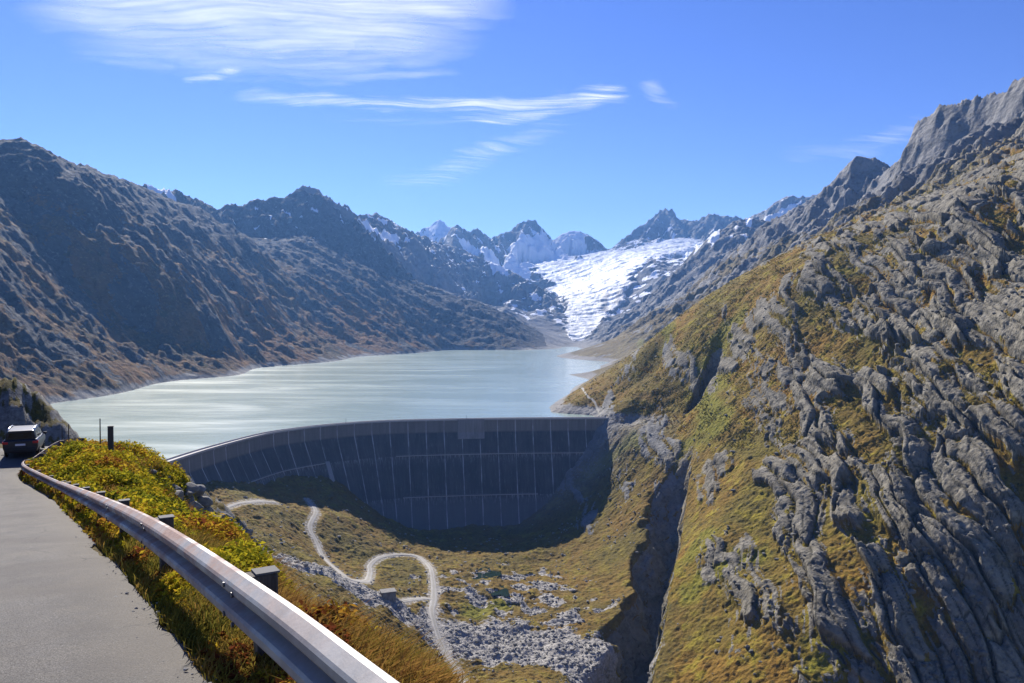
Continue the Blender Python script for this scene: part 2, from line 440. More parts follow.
Zs0 = Zg.copy()
PXw = PXg + 22 * fbm(Xg / 40, Yg / 40, 3, 41)
def plan3(pts): return [(at(px, r, D).x, D, e) for px, r, D, e in pts]
rav = plan3([(694, 436, 632, 2), (690, 452, 612, 8), (687, 462, 598, 30), (683, 478, 577, 42), (677, 520, 530, 50), (668, 570, 485, 58), (656, 630, 440, 60), (644, 683, 402, 56), (630, 740, 350, 40), (600, 800, 290, 30), (560, 820, 240, 20)])
dv, dep, tp, sd_ = poly_dist(Xg, Yg, rav)
wob = 1 + .35 * fbm(Xg / 25, Yg / 25, 4, 8)
Wd = np.where(sd_ > 0, 5.0, 31.0) * (1 + .36 * fbm(Xg / 40, Yg / 40, 4, 8))          # steeper on one flank
RAV = sstep(1, .18, dv / Wd) * dep
Zg = Zg - RAV
gul = plan3([(716, 345, 720, 2), (708, 362, 705, 26), (698, 385, 690, 32), (691, 400, 680, 16), (686, 409, 673, 2)])
dv2, dep2, _, sd2 = poly_dist(Xg, Yg, gul)
GUL = sstep(1, .2, dv2 / (np.where(sd2 > 0, 15, 4.5) * wob)) * dep2
Zg = Zg - GUL

nrm = Vector((-.48, -.38, .79)).normalized()
dd = Vector((-.12, -.92, -.33)).normalized()
bb = nrm.cross(dd).normalized(); dd = bb.cross(nrm).normalized()
wx = 7 * fbm(Xg / 55, Yg / 55, 3, 61); wy = 7 * fbm(Xg / 55 + 40, Yg / 55, 3, 62)
ca = Xg * dd.x + Yg * dd.y + Zg * dd.z + 1.5 * wx
cb = Xg * bb.x + Yg * bb.y + Zg * bb.z + wy
right = sstep(690, 730, PXw) * sstep(1150, 900, Yg) * sstep(.8, .3, RAV / 20)
hill = sstep(520, 600, PXw) * sstep(520, 620, Yg) * sstep(1000, 850, Yg) * (1 - sstep(690, 730, PXw)) * sstep(10, 3, RAV)
reg = fbm(Xg / 70, Yg / 70, 4, 71)
expo = .04 + .42 * sstep(700, 805, PXw) + .24 * sstep(840, 930, PXw) - .34 * sstep(610, 730, Yg) * sstep(910, 770, PXw)
regA = fbm(ca / 95, cb / 30, 5, 71)
cover = np.clip(.5 + 1.0 * (regA + expo - .40), 0, 1) * right + np.clip(.5 + 1.3 * (regA - .42), 0, 1) * hill
near = sstep(850, 550, Yg)
def beds(T, L, seed, warp):
    """slabs laid like courses: thickness T across the bedding, length L along it; returns profile, per-slab random numbers, distance to the joint, position along"""
    wv = warp * fbm(ca / (L * 1.6), cb / (T * 3.5), 4, seed)
    v = (cb + wv) / T + .35 * perlin(cb / (T * 2.3), ca / (L * 5), seed + 1)
    k_ = np.floor(v); fv = v - k_
    rk_ = (_hash(k_.astype(np.int64), k_.astype(np.int64) * 0, seed + 2) & 1023) / 1023
    u = (ca + .14 * L * fbm(ca / L, cb / T, 2, seed + 3)) / (L * (.55 + .9 * rk_)) + rk_ * 37.7
    j_ = np.floor(u); fu = u - j_
    h_ = _hash(k_.astype(np.int64), j_.astype(np.int64), seed + 4)
    r = (h_ & 1023) / 1023; rr = ((h_ >> 10) & 1023) / 1023
    ed = np.minimum(np.minimum(fv, 1 - fv) * T, np.minimum(fu, 1 - fu) * L * (.55 + .9 * rk_))
    fl = np.where(rr < .42, fv, 1 - fv)
    prof = (.32 + .68 * fl) * (1 - (1 - np.clip(fv / .2, 0, 1)) ** 2) ** .5 * (1 - np.clip((fv - .8) / .2, 0, 1) ** 2.5) * (1 - np.abs(2 * fu - 1) ** 9) ** .5
    return prof, r, rr, ed, fu, fv
p1, r1, q1, d1, u1, v1 = beds(12.0, 74, 101, 4)
p2, r2, q2, d2, u2, v2 = beds(4.6, 20, 121, 1.6)
p3, r3, q3, d3, u3, v3 = beds(1.9, 9, 141, .7)
fine = .7 * fbm(Xg / 9, Yg / 9, 4, 201) + .45 * fbm(Xg / 2.6, Yg / 2.6, 3, 202)
crg = ridged(ca / 9, cb / 4.5, 4, 206)
amp = (.38 + .62 * sstep(740, 880, PXw)) * (.5 + .5 * near)
open_ = sstep(.40, .54, cover + .28 * (r1 - .5) + .05 * fine)
loose = sstep(.22, .5, cover) * (1 - open_)
big = p1 * (.55 + .9 * r1) * (.75 + .5 * u1)
hh = open_ * (8.4 * big + 2.3 * p2 * (r2 + .25 * u2) + .75 * p3 * r3 + .35 * crg) + loose * (2.6 * p2 * (r2 < .5) + .9 * p3 * (r3 < .5))
disp = hh * amp * np.clip(right + .8 * hill, 0, 1) + 2.6 * fbm(ca / 80, cb / 40, 3, 204) * right * near
hraw = 8.4 * big + 1.3 * p2 * r2
rock = open_ * sstep(1.2, 1.9, hraw + .6 * fine - 3.8 * sstep(.05, .55, fbm(ca / 45, cb / 11, 5, 205) + .16 - .4 * (expo - .45)))
rock = np.maximum(rock, loose * (r2 < .5) * sstep(.35, .8, d2 + .3 * fine))
rock = np.maximum(rock, .9 * (r3 < .35 * sstep(.05, .5, cover)) * sstep(.2, .45, d3))
rock *= np.clip(right + hill, 0, 1)
rock = np.maximum(rock, sstep(3, 10, RAV) * sstep(-.5, .2, fine + .3)); rock = np.maximum(rock, sstep(3, 9, GUL))
midz = sstep(1000, 800, Yg) * (1 - .75 * rock)
disp = disp + fine * midz * 1.2
# hummocks of the valley floor and spoil heaps
GR = plan([(455, 640, 0), (520, 640, 0), (585, 655, 0), (600, 680, 0)])
dg, _, _, _ = poly_dist(Xg, Yg, GR)
gravel = sstep(31, 14, dg + 14 * fbm(Xg / 18, Yg / 18, 4, 301)) * sstep(560, 500, Yg)
GR2 = plan([(268, 556, 0), (320, 572, 0), (365, 592, 0), (392, 604, 0), (420, 625, 0)])
dg2, _, _, _ = poly_dist(Xg, Yg, GR2)
gravel = np.maximum(gravel, sstep(17, 8, dg2 + 6 * fbm(Xg / 12, Yg / 12, 4, 302)))
GR3 = plan([(470, 590, 0), (520, 585, 0), (545, 610, 0)])
dg3, _, _, _ = poly_dist(Xg, Yg, GR3)
gravel = np.maximum(gravel, sstep(.55, .85, fbm(Xg / 14, Yg / 14, 5, 303) + .2 + .45 * sstep(45, 10, dg3)) * sstep(60, 30, dg3))
shelf = sstep(-84, -90, Zg) * sstep(640, 800, Yg)
gravel = np.maximum(gravel, shelf * .0)
disp = disp + gravel * (1.6 * fbm(Xg / 24, Yg / 24, 4, 305) + .5 * ridged(Xg / 13, Yg / 13, 4, 306))
disp = disp + sstep(620, 480, PXg) * sstep(720, 640, Yg) * (1.6 * fbm(Xg / 30, Yg / 30, 4, 310) + 1.0 * np.abs(fbm(Xg / 8, Yg / 8, 3, 311)))

# ---- gravel tracks: the ground is levelled under them
TRK = [plan([(308, 500, 2), (316, 512, 2), (310, 528, 2), (318, 546, 2), (332, 566, 2), (348, 579, 2), (364, 582, 2.6), (370, 573, 2.2), (370, 566, 2), (380, 558, 2), (398, 555, 2), (418, 557, 2), (429, 566, 2), (433, 580, 2), (434, 598, 2.6), (432, 612, 2.2), (437, 632, 2), (447, 655, 2), (458, 672, 2), (468, 688, 2)]),
       plan([(434, 600, 2), (424, 599, 2.4), (412, 600, 2.2), (402, 602, 1.6)]),
       plan([(222, 510, 1.6), (232, 506, 1.6), (246, 503, 1.6), (262, 502, 1.6), (276, 503, 1.4)])]
def smooth_poly(p, n=8):
    P_ = [np.array(q, float) for q in p]; P_ = [2 * P_[0] - P_[1]] + P_ + [2 * P_[-1] - P_[-2]]; out = []
    for i in range(1, len(P_) - 2):
        for t in np.linspace(0, 1, n, endpoint=False):
            a, b, c, d = P_[i - 1:i + 3]
            out.append(.5 * (2 * b + (c - a) * t + (2 * a - 5 * b + 4 * c - d) * t * t + (3 * b - a - 3 * c + d) * t ** 3))
    out.append(P_[-2]); return [tuple(q) for q in out]
TRK = [smooth_poly(t) for t in TRK]
Tdist = np.full(Xg.shape, 1e9)
sub = (Yg < 720) & (PXg < 620) & (PXg > 180)
for t in TRK:
    d_, _, _, _ = poly_dist(Xg[sub], Yg[sub], [q[:2] + (0,) for q in t])
    Tdist[sub] = np.minimum(Tdist[sub], d_)
lev = sstep(7, 3.2, Tdist)
disp = disp * (1 - lev)
gravel = np.maximum(gravel, .55 * sstep(5.5, 3, Tdist))

n60 = fbm(Xg / 90, Yg / 90, 6, 401)
snow = np.zeros(Xg.shape)
def snow_strip(pts, soft=.35, nz=.45, D=None):
    global snow
    pp = [(at(a, b, c).x, c, e) for a, b, c, e in pts]
    d_, w_, _, _ = poly_dist(Xg, Yg, pp)
    snow = np.maximum(snow, sstep(1 + soft, 1 - soft, d_ / w_ + nz * n60 + .25 * jag))
def vis(px, row, e, dmin=1000): return (px, row, ray_hit(px, row, dmin), e)
Zs_ = Zg
snow_strip([vis(578, 340, 30), vis(582, 330, 70), vis(588, 315, 110), vis(594, 300, 140), vis(600, 286, 190), vis(606, 275, 230), vis(618, 265, 260), vis(640, 254, 270), vis(665, 246, 220), vis(688, 238, 130)], nz=.2)
snow_strip([vis(594, 290, 150), vis(575, 275, 190), vis(555, 265, 170), vis(535, 262, 130), vis(520, 258, 70)], nz=.35)
snow_strip([vis(610, 262, 180), vis(590, 255, 170), vis(572, 246, 130), vis(566, 240, 70)], nz=.4)
glac = snow.copy()
gm = sstep(.15, .6, glac)
Zg = Zg * (1 - gm) + gm * (Zbare + 5 * fbm(Xg / 90, Yg / 90, 4, 421) + 6 * ridged(Xg / 160, Yg / 60, 4, 422))
Xd = Xg + disp * nrm.x * np.clip(right + hill, 0, 1)
gw = sstep(3, 14, RAV + GUL)
Xd = Xd + gw * (4.5 * (ridged(Yg / 14, Zg / 22, 4, 451) - .2) + 1.5 * fbm(Yg / 4, Zg / 5, 3, 452))
Yd = Yg + gw * 2.0 * fbm(Xg / 6, Zg / 9, 3, 453) + disp * nrm.y * np.clip(right + hill, 0, 1)
Zd = Zg + disp * np.where(right + hill > .5, nrm.z, 1)
# keep the dry bank just above the water level smooth
# ---- surface masks for the rest
gy, gx = np.gradient(Zs0)
def slope_of(Z):
    dzr = np.gradient(Z, axis=0) / np.gradient(Yg, axis=0)
    dzc = np.gradient(Z, axis=1) / np.gradient(Xg, axis=1)
    dzr = dzr - dzc * (Xg / Yg)
    return np.hypot(dzr, dzc), dzc, dzr
sl_, sx_, sy_ = slope_of(Zd)
hz = Zd - LAKE_Z
# left mountainside and right wall: grass low down and on gentle benches, rock above
lz = np.maximum(wl, wr) * (1 - near)
lower = sstep(260, 60, hz + 90 * n60)
rk = np.clip(.2 + 1.25 * n60 + sstep(.6, 1.1, sl_) * .55 - .4 * lower, 0, 1)
rk = np.maximum(rk, sstep(200, 330, hz + 60 * n60) * .85)
rk = np.maximum(rk, wf)
rk = np.maximum(rk, sstep(2300, 2800, Yg + 500 * n60) * .85)
band = sstep(9, 3, hz + 5 * fbm(Xg / 50, Yg / 50, 4, 402)) * sstep(900, 1000, Yg + 3000 * (Xg < -300))
rk = np.maximum(rk, band)
farmix = sstep(780, 950, Yg)
rock = np.where(farmix > 0, np.maximum(rock * (1 - farmix), rk * farmix), rock)
hb = sstep(8.5, 5, hz + 2 * fine) * sstep(640, 760, Yg) * sstep(-90, 0, Xg)      # bare rim along the water
rock = np.maximum(rock, hb)
pale = np.maximum(np.maximum(band, hb), 0)
lush = np.zeros(Xg.shape)
for pts, wd in (([(735, 318), (712, 372), (704, 420), (715, 428)], 16), ([(700, 545), (690, 560)], 14), ([(690, 590), (745, 560)], 12), ([(840, 640), (830, 660)], 14), ([(585, 470), (610, 455), (640, 440)], 8), ([(500, 605), (470, 612)], 9), ([(640, 340), (668, 344)], 9)):
    d_, _, _, _ = poly_dist(Xg, Yg, plan([(a_, b_, 0) for a_, b_ in pts]))
    lush = np.maximum(lush, sstep(1.2, .2, d_ / wd + .6 * fbm(Xg / 14, Yg / 14, 4, 431)))
snow = glac.copy()
snow_strip([vis(500, 266, 60), vis(522, 262, 110), vis(540, 254, 150), vis(562, 254, 200)], nz=.35)
snow_strip([vis(553, 244, 110), vis(566, 238, 130), vis(575, 237, 90)], nz=.25)
snow_strip([vis(470, 250, 40), vis(492, 259, 50), vis(508, 269, 50)], nz=.6)
snow_strip([vis(690, 238, 70), vis(708, 238, 60), vis(726, 236, 40)], nz=.6)
snow_strip([vis(362, 222, 14), vis(376, 229, 28), vis(395, 236, 24), vis(408, 240, 12)], nz=.5)
snow_strip([vis(369, 217, 12), vis(384, 221, 16), vis(398, 228, 8)], nz=.5)
snow_strip([vis(150, 187, 14), vis(162, 190, 18), vis(172, 197, 14)], nz=.6)
snow_strip([vis(748, 226, 16), vis(765, 219, 20), vis(782, 211, 18), vis(800, 203, 10)], nz=.3)
snow_strip([vis(440, 224, 160), vis(446, 234, 160)], nz=.9)
snow = np.maximum(snow, wf * sstep(.5, .8, sstep(1.0, .5, sl_) * .6 + .9 * n60 + .3 * sstep(250, 700, Zd) - .5 * sstep(420, 300, PXg)))
snow = snow * np.where((Xg > .26 * Yg) & (Yg < 6000), .35, 1)
snow_strip([vis(748, 226, 12), vis(765, 219, 20), vis(782, 211, 18), vis(800, 203, 8)], nz=.3)
for rr, wdt in ((R_F4, 330), (R_F2[:-2], 110)):
    d_, _, _, _ = poly_dist(Xg, Yg, crest3(rr))
    snow = snow * sstep(wdt * .7, wdt, d_ + 90 * n60 + 40 * jag)
snow = np.maximum(snow, sstep(.5, .65, fbm(Xg / 45, Yg / 45, 5, 411)) * sstep(2600, 3000, Yg) * sstep(240, 340, Zd) * .6)
snow = np.clip(snow, 0, 1) * sstep(2000, 2300, Yg + 900 * (Xg < -400))
crack = np.maximum(sstep(.42, .08, d2 + .25 * fine), sstep(.8, .2, d1 + .3 * fine)) * open_ * right * near
moraine = np.zeros(Xg.shape)
for pts, wd in (([(607, 294), (603, 304), (609, 313), (621, 319), (634, 318)], 22), ([(620, 291), (617, 301), (626, 310), (640, 312)], 20), ([(632, 288), (630, 297), (638, 304), (648, 303)], 24), ([(646, 284), (636, 296), (622, 322), (606, 338)], 40), ([(655, 275), (640, 284)], 50)):
    pp = [(at(a_, b_, ray_hit(a_, b_, 2000)).x, ray_hit(a_, b_, 2000), 0) for a_, b_ in pts]
    d_, _, _, _ = poly_dist(Xg, Yg, pp)
    moraine = np.maximum(moraine, sstep(1.3, .4, d_ / wd + .5 * jag))
# ---- mesh, split by what the ground is
nr, nc = Xd.shape
V = np.stack([Xd.ravel(), Yd.ravel(), Zd.ravel()], 1)
idx = np.arange(nr * nc).reshape(nr, nc)
FQ = np.stack([idx[:-1, :-1].ravel(), idx[:-1, 1:].ravel(), idx[1:, 1:].ravel(), idx[1:, :-1].ravel()], 1)
def fmean(a): return (a[:-1, :-1] + a[1:, 1:]).ravel() / 2
fx, fy, fz = fmean(Xd), fmean(Yd), fmean(Zd)
keep = ~((fz < LAKE_Z - 9) & (fy > 760) & (fx > -700))
fpx = fmean(PXg)
gmask = keep & (fmean(glac) > .5) & (fy > 3200)
mtn = keep & ~gmask & (fy > 3300)
lmt = keep & ~gmask & ~mtn & (fx < -300) & (fy > 560)
lmt |= keep & ~gmask & ~mtn & (fx < 130) & (fy > 1800)
rhs = keep & ~gmask & ~mtn & ~lmt & (fmean(PXw) > 672) & (fy < 1000)
rwl = keep & ~gmask & ~mtn & ~lmt & ~rhs & (fx > 100) & (fy >= 900)
vfl = keep & ~gmask & ~mtn & ~lmt & ~rhs & ~rwl
ATT = dict(rock=rock.ravel(), snow=snow.ravel(), gravel=gravel.ravel(), pale=pale.ravel(), lush=lush.ravel(), moraine=moraine.ravel(), crack=crack.ravel())
TERR = {}
def terrain_obj(name, mask, mat):
    f = FQ[mask]; u, inv = np.unique(f, return_inverse=True)
    o = np_mesh(name, V[u], inv.reshape(f.shape), mat, True, None, {k_: v_[u] for k_, v_ in ATT.items()})
    tag(o, kind='structure'); TERR[name] = o
    return o

def ground(x, y, Z=None):
    """height of the valley ground at a plan point"""
    Z = Zd if Z is None else Z
    px = CX + F_PX * CT * x / y; lv = math.log(y)
    i = int(np.clip(np.searchsorted(PX, px), 1, len(PX) - 1)); j = int(np.clip(np.searchsorted(LV, lv), 1, len(LV) - 1))
    a = (px - PX[i - 1]) / (PX[i] - PX[i - 1]); b = (lv - LV[j - 1]) / (LV[j] - LV[j - 1])
    return float((Z[j - 1, i - 1] * (1 - a) + Z[j - 1, i] * a) * (1 - b) + (Z[j, i - 1] * (1 - a) + Z[j, i] * a) * b)

# ------------------------------------------------------------------ ground materials
def ground_material(name, grassA, grassB, grassC, rockA, rockB, fine_scale, bump_d, grass_amt=1.0):
    t = NT(name); co = t.coord('Object')
    nb = t.noise(co, fine_scale * .03, 5, .6); nm = t.noise(co, fine_scale * .17, 6, .65); nf = t.noise(co, fine_scale, 8, .7)
    ns = t.noise(t.mapping(co, (1, .35, 1)), fine_scale * .5, 7, .7)
    g = t.mix(t.rng(nb, .38, .62), grassA, grassB)
    g = t.mix(t.rng(nm, .5, .66), g, grassC)
    g = t.mix(t.math('MULTIPLY', t.attr('lush'), t.rng(nf, .3, .6, .4, 1)), g, (.2, .2, .018))
    g = t.mix(t.rng(nf, .35, .65, 0, .75), g, t.mix(.5, g, (.02, .02, .008), 'MIX'))
    r = t.mix(t.rng(nm, .35, .65), rockA, rockB)
    r = t.mix(t.rng(ns, .5, .68, 0, .7), r, (.045, .046, .045))
    r = t.mix(t.rng(nf, .55, .7, 0, .5), r, (.3, .3, .28))
    r = t.mix(t.math('MULTIPLY', t.attr('crack'), .8), r, (.03, .029, .02))
    gv = t.mix(t.rng(nf, .3, .7), (.15, .143, .13), (.44, .42, .385))
    pl = t.mix(t.rng(nm, .3, .7), (.17, .165, .155), (.27, .265, .25))
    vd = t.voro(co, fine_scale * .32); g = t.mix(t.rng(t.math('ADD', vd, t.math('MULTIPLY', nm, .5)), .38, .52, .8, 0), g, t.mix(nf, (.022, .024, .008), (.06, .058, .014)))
    g = t.mix(t.rng(t.noise(co, fine_scale * 2.2, 4, .7), .54, .68, 0, .55), g, t.mix(.5, grassA, (.34, .27, .09)))
    rk = t.rng(t.math('ADD', t.attr('rock'), t.rng(nf, .3, .7, -.35, .35)), .4, .6)
    if grass_amt < 1: rk = t.math('MAXIMUM', rk, t.rng(nf, .4, .6, 1 - grass_amt, (1 - grass_amt) * .5))
    c = t.mix(rk, g, r)
    c = t.mix(t.attr('pale'), c, pl)
    c = t.mix(t.rng(t.math('ADD', t.attr('gravel'), t.rng(nf, .3, .7, -.3, .3)), .35, .65), c, gv)
    sn = t.rng(t.math('ADD', t.attr('snow'), t.rng(nm, .3, .7, -.2, .2)), .42, .58)
    c = t.mix(sn, c, (.82, .85, .9))
    h = t.math('ADD', t.math('MULTIPLY', nf, .6), t.math('MULTIPLY', nm, 1.6))
    vr = t.voro(co, fine_scale * .8)
    h = t.math('ADD', h, t.math('MULTIPLY', vr, .35))
    bm = t.n('ShaderNodeBump'); t.l(h, bm.inputs['Height']); bm.inputs['Distance'].default_value = bump_d
    t.l(t.rng(sn, 0, 1, .9, .25), bm.inputs['Strength'])
    return t.set(c, .92, normal=bm.outputs[0], spec=.12)
M = {}
M['slope'] = ground_material('hillside_ground', (.235, .13, .018), (.14, .11, .016), (.29, .235, .02), (.125, .113, .084), (.26, .24, .192), .55, 1.8)
M['floor'] = ground_material('valley_ground', (.18, .106, .018), (.115, .09, .016), (.215, .168, .02), (.14, .14, .13), (.22, .215, .2), .6, 1.2)
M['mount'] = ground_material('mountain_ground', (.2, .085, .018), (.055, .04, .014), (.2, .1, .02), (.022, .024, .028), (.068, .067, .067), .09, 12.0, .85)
M['wall'] = ground_material('far_slope_ground', (.15, .105, .025), (.11, .085, .025), (.18, .14, .03), (.12, .12, .12), (.25, .245, .235), .12, 7.0, .7)
M['range'] = ground_material('range_rock', (.1, .08, .05), (.08, .07, .05), (.1, .08, .05), (.12, .12, .125), (.23, .228, .225), .02, 30.0, .6)
t = NT('glacier_ice'); co = t.coord('Object')
n1 = t.noise(t.mapping(co, (1, .25, 1)), .02, 7, .65, 1.5); n2 = t.noise(co, .006, 5, .6)
c = t.mix(t.rng(n1, .5, .68), (.8, .84, .88), (.45, .48, .5))
c = t.mix(t.math('MULTIPLY', t.rng(n2, .52, .64), .6), c, (.28, .28, .28))
sz = t.n('ShaderNodeSeparateXYZ'); t.l(co, sz.inputs[0])
c = t.mix(t.rng(sz.outputs[2], 40, 420, .6, 0), c, t.mix(t.rng(n1, .35, .65), (.5, .54, .58), (.36, .38, .41)))
c = t.mix(t.math('MULTIPLY', t.attr('moraine'), t.rng(n1, .3, .6, .5, 1)), c, (.2, .2, .205))
c = t.mix(t.rng(t.attr('snow'), .45, .7), (.3, .3, .31), c)
M['ice'] = t.set(c, .6, normal=t.bump(n1, .8, 14.0), spec=.3)

terrain_obj('glacier', gmask, M['ice'])
terrain_obj('mountain_range', mtn, M['range'])
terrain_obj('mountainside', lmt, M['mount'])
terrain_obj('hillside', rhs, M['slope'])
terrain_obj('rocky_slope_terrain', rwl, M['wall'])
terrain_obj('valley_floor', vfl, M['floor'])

# ------------------------------------------------------------------ lake
crest_px = [(612, 417.6), (600, 417.6), (560, 417.8), (510, 418.2), (455, 419.0), (400, 420.2), (365, 421.8), (330, 424.6), (300, 428), (265, 433.5), (210, 448), (157, 465), (120, 477)]
CREST_Z = -84.0
crest_pts = []
for px, row in crest_px:
    a, q = ray(px, row); D = CREST_Z / float(q); crest_pts.append((float(a) * D, D, 0))
def xy(px, Y): return ((px - CX) / F_PX / CT * Y, Y)
lk = [(p[0], p[1] + 3) for p in crest_pts]
lk = [xy(680, 790), xy(640, 745)] + lk + [xy(100, 440), xy(40, 440), xy(-150, 500), xy(-150, 900), (-900, 1200), (-900, 2000), (-700, 3000), (-300, 3300), (600, 3300), (700, 2000), (450, 1300), (330, 900)]
mb = MB(); mb.add([(x, y, LAKE_Z) for x, y in lk], [tuple(range(len(lk)))])
t = NT('lake_water'); co = t.coord('Object')
nA = t.noise(t.mapping(co, (.35, 1.0, 1)), .012, 4, .6, .6)
nB = t.noise(t.mapping(co, (.5, 1.0, 1)), .12, 6, .65)
streak = t.rng(nA, .42, .72)
c = t.mix(streak, (.255, .335, .29), (.28, .36, .31))
nC = t.noise(t.mapping(co, (.12, 1.0, 1)), .06, 5, .65, .3)
streak = t.math('MULTIPLY', streak, t.rng(nC, .35, .6, .35, 1.15))
rg = t.rng(streak, 0, 1, .17, .245)
M['lake'] = t.set(c, rg, normal=t.bump(nB, .22, .8), spec=.5)
lake = mb.build('lake', M['lake']); tag(lake, kind='structure')
# ------------------------------------------------------------------ dam
def resample(pts, step):
    P2 = [np.array(p[:2]) for p in pts]; out = [P2[0]]
    L = [0]
    for a, b in zip(P2[:-1], P2[1:]): L.append(L[-1] + np.linalg.norm(b - a))
    s = np.arange(0, L[-1], step)
    return np.stack([np.interp(s, L, [p[0] for p in P2]), np.interp(s, L, [p[1] for p in P2])], 1), s
cl, cs = resample(smooth_poly([p[:2] + (0,) for p in crest_pts], 10), 2.0)
tn = np.gradient(cl, axis=0); tn /= np.linalg.norm(tn, axis=1)[:, None]
nd = np.stack([-tn[:, 1], tn[:, 0]], 1)                # to the downstream side
if nd[len(nd) // 2, 1] > 0: nd = -nd
def face_off(h):
    h = np.asarray(h, float)
    return np.where(h < 12, .06 * h, .72 + (h - 12) * .50)
DAM = empty('concrete_dam', (float(cl[60, 0]), float(cl[60, 1]), CREST_Z - 88))
tag(DAM, 'long curved grey concrete dam holding back the lake, its downstream face in shade', 'dam')
DI = Matrix.Translation(-DAM.location)
def sweep(prof, name, mat, parent, i0=0, i1=None, attrs=True, smooth=False):
    """prof: (offset downstream, height) pairs swept along the crest line"""
    i1 = len(cl) if i1 is None else i1
    pr = np.array(prof, float); m = len(pr); nI = i1 - i0
    vs = np.empty((nI, m, 3)); 
    for k_, (o_, z_) in enumerate(pr):
        vs[:, k_, :2] = cl[i0:i1] + nd[i0:i1] * o_; vs[:, k_, 2] = z_
    ii = np.arange(nI * m).reshape(nI, m)
    ft = [np.stack([ii[:-1, k_], ii[1:, k_], ii[1:, (k_ + 1) % m], ii[:-1, (k_ + 1) % m]], 1) for k_ in range(m)]
    f = np.concatenate(ft)
    v = vs.reshape(-1, 3) - np.array(DAM.location)
    f = f[:, ::-1]
    at_ = dict(along=np.repeat(cs[i0:i1], m), drop=np.tile(CREST_Z - pr[:, 1], nI))
    o = np_mesh(name, v, f, mat, smooth, parent, at_)
    # end caps
    import bmesh
    bm = bmesh.new(); bm.from_mesh(o.data); bm.verts.ensure_lookup_table()
    bm.faces.new([bm.verts[i] for i in ii[0]]); bm.faces.new([bm.verts[i] for i in ii[-1]])
    bmesh.ops.recalc_face_normals(bm, faces=bm.faces); bm.to_mesh(o.data); bm.free()
    return o
t = NT('dam_concrete')
al, dr = t.attr('along'), t.attr('drop')
vec = t.n('ShaderNodeCombineXYZ'); t.l(al, vec.inputs[0]); t.l(dr, vec.inputs[1])
V2 = vec.outputs[0]
n1 = t.noise(t.mapping(V2, (.35, .03, 1)), 1, 5, .65, .3); n2 = t.noise(t.mapping(V2, (.06, .06, 1)), 1, 5, .6); n3 = t.noise(t.mapping(V2, (.9, .12, 1)), 1, 6, .7)
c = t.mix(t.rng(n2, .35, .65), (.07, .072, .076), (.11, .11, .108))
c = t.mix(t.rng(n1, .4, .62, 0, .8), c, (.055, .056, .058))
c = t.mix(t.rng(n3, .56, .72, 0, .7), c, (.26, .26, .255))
upper = t.rng(dr, 10.5, 12.5, 1, 0)
c = t.mix(t.math('MULTIPLY', upper, .9), c, t.mix(t.rng(n1, .3, .7), (.15, .138, .125), (.24, .22, .2)))
lowr = t.rng(dr, 62, 72, 0, 1)
c = t.mix(t.math('MULTIPLY', lowr, .6), c, t.mix(t.rng(n1, .3, .7), (.13, .132, .135), (.2, .2, .195)))
jx = t.math('ABSOLUTE', t.math('SUBTRACT', t.math('FRACT', t.math('MULTIPLY', t.math('ADD', al, t.math('MULTIPLY', t.math('SUBTRACT', n2, .5), .8)), 1 / 16.0)), .5))
jl = t.math('MULTIPLY', t.rng(jx, 0, .04, 1, 0), t.rng(t.noise(t.mapping(V2, (.06, .09, 1)), 1, 3), .4, .6, .25, 1))
c = t.mix(t.math('MULTIPLY', jl, .95), c, (.55, .55, .54))
ly = t.math('FRACT', t.math('MULTIPLY', dr, 1 / 3.0))
lift = t.rng(ly, .0, .08, 1, 0)
c = t.mix(t.math('MULTIPLY', lift, .35), c, (.1, .1, .1))
# lime run-off below the galleries
for hg in (30.5, 63.5):
    run = t.math('MULTIPLY', t.rng(dr, hg, hg + 7, 1, 0), t.math('GREATER_THAN', dr, hg))
    c = t.mix(t.math('MULTIPLY', t.math('MULTIPLY', run, t.rng(n3, .48, .66)), .8), c, (.45, .44, .42))
M['dam'] = t.set(c, .9, normal=t.bump(t.math('ADD', n3, t.math('MULTIPLY', lift, -.4)), .5, .3), spec=.2)
t = NT('crest_concrete'); co = t.coord('Object')
M['crest'] = t.set(t.mix(t.noise(co, .6, 5), (.34, .33, .31), (.5, .48, .45)), .85)
t = NT('railing_steel'); M['steel'] = t.set((.32, .33, .34), .45, .6)
hs_ = [2.2, 6, 12, 20, 30, 45, 63, 80, 100]
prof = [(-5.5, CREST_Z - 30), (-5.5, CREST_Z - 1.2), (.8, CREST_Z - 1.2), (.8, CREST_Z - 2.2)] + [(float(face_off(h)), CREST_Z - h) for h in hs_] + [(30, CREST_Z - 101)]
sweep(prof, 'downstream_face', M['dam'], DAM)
sweep([(-5.6, CREST_Z - 1.18), (-5.6, CREST_Z - .9), (.9, CREST_Z - .9), (.9, CREST_Z - 1.18)], 'crest_road', M['crest'], DAM)
for o_ in (.55, -5.55):
    sweep([(o_, CREST_Z - .899), (o_, CREST_Z + .1), (o_ + .4, CREST_Z + .1), (o_ + .4, CREST_Z - .899)], 'parapet', M['crest'], DAM)
pxs = CX + F_PX * CT * cl[:, 0] / cl[:, 1]
def ipx(px): return int(np.argmin(np.abs(pxs - px)))
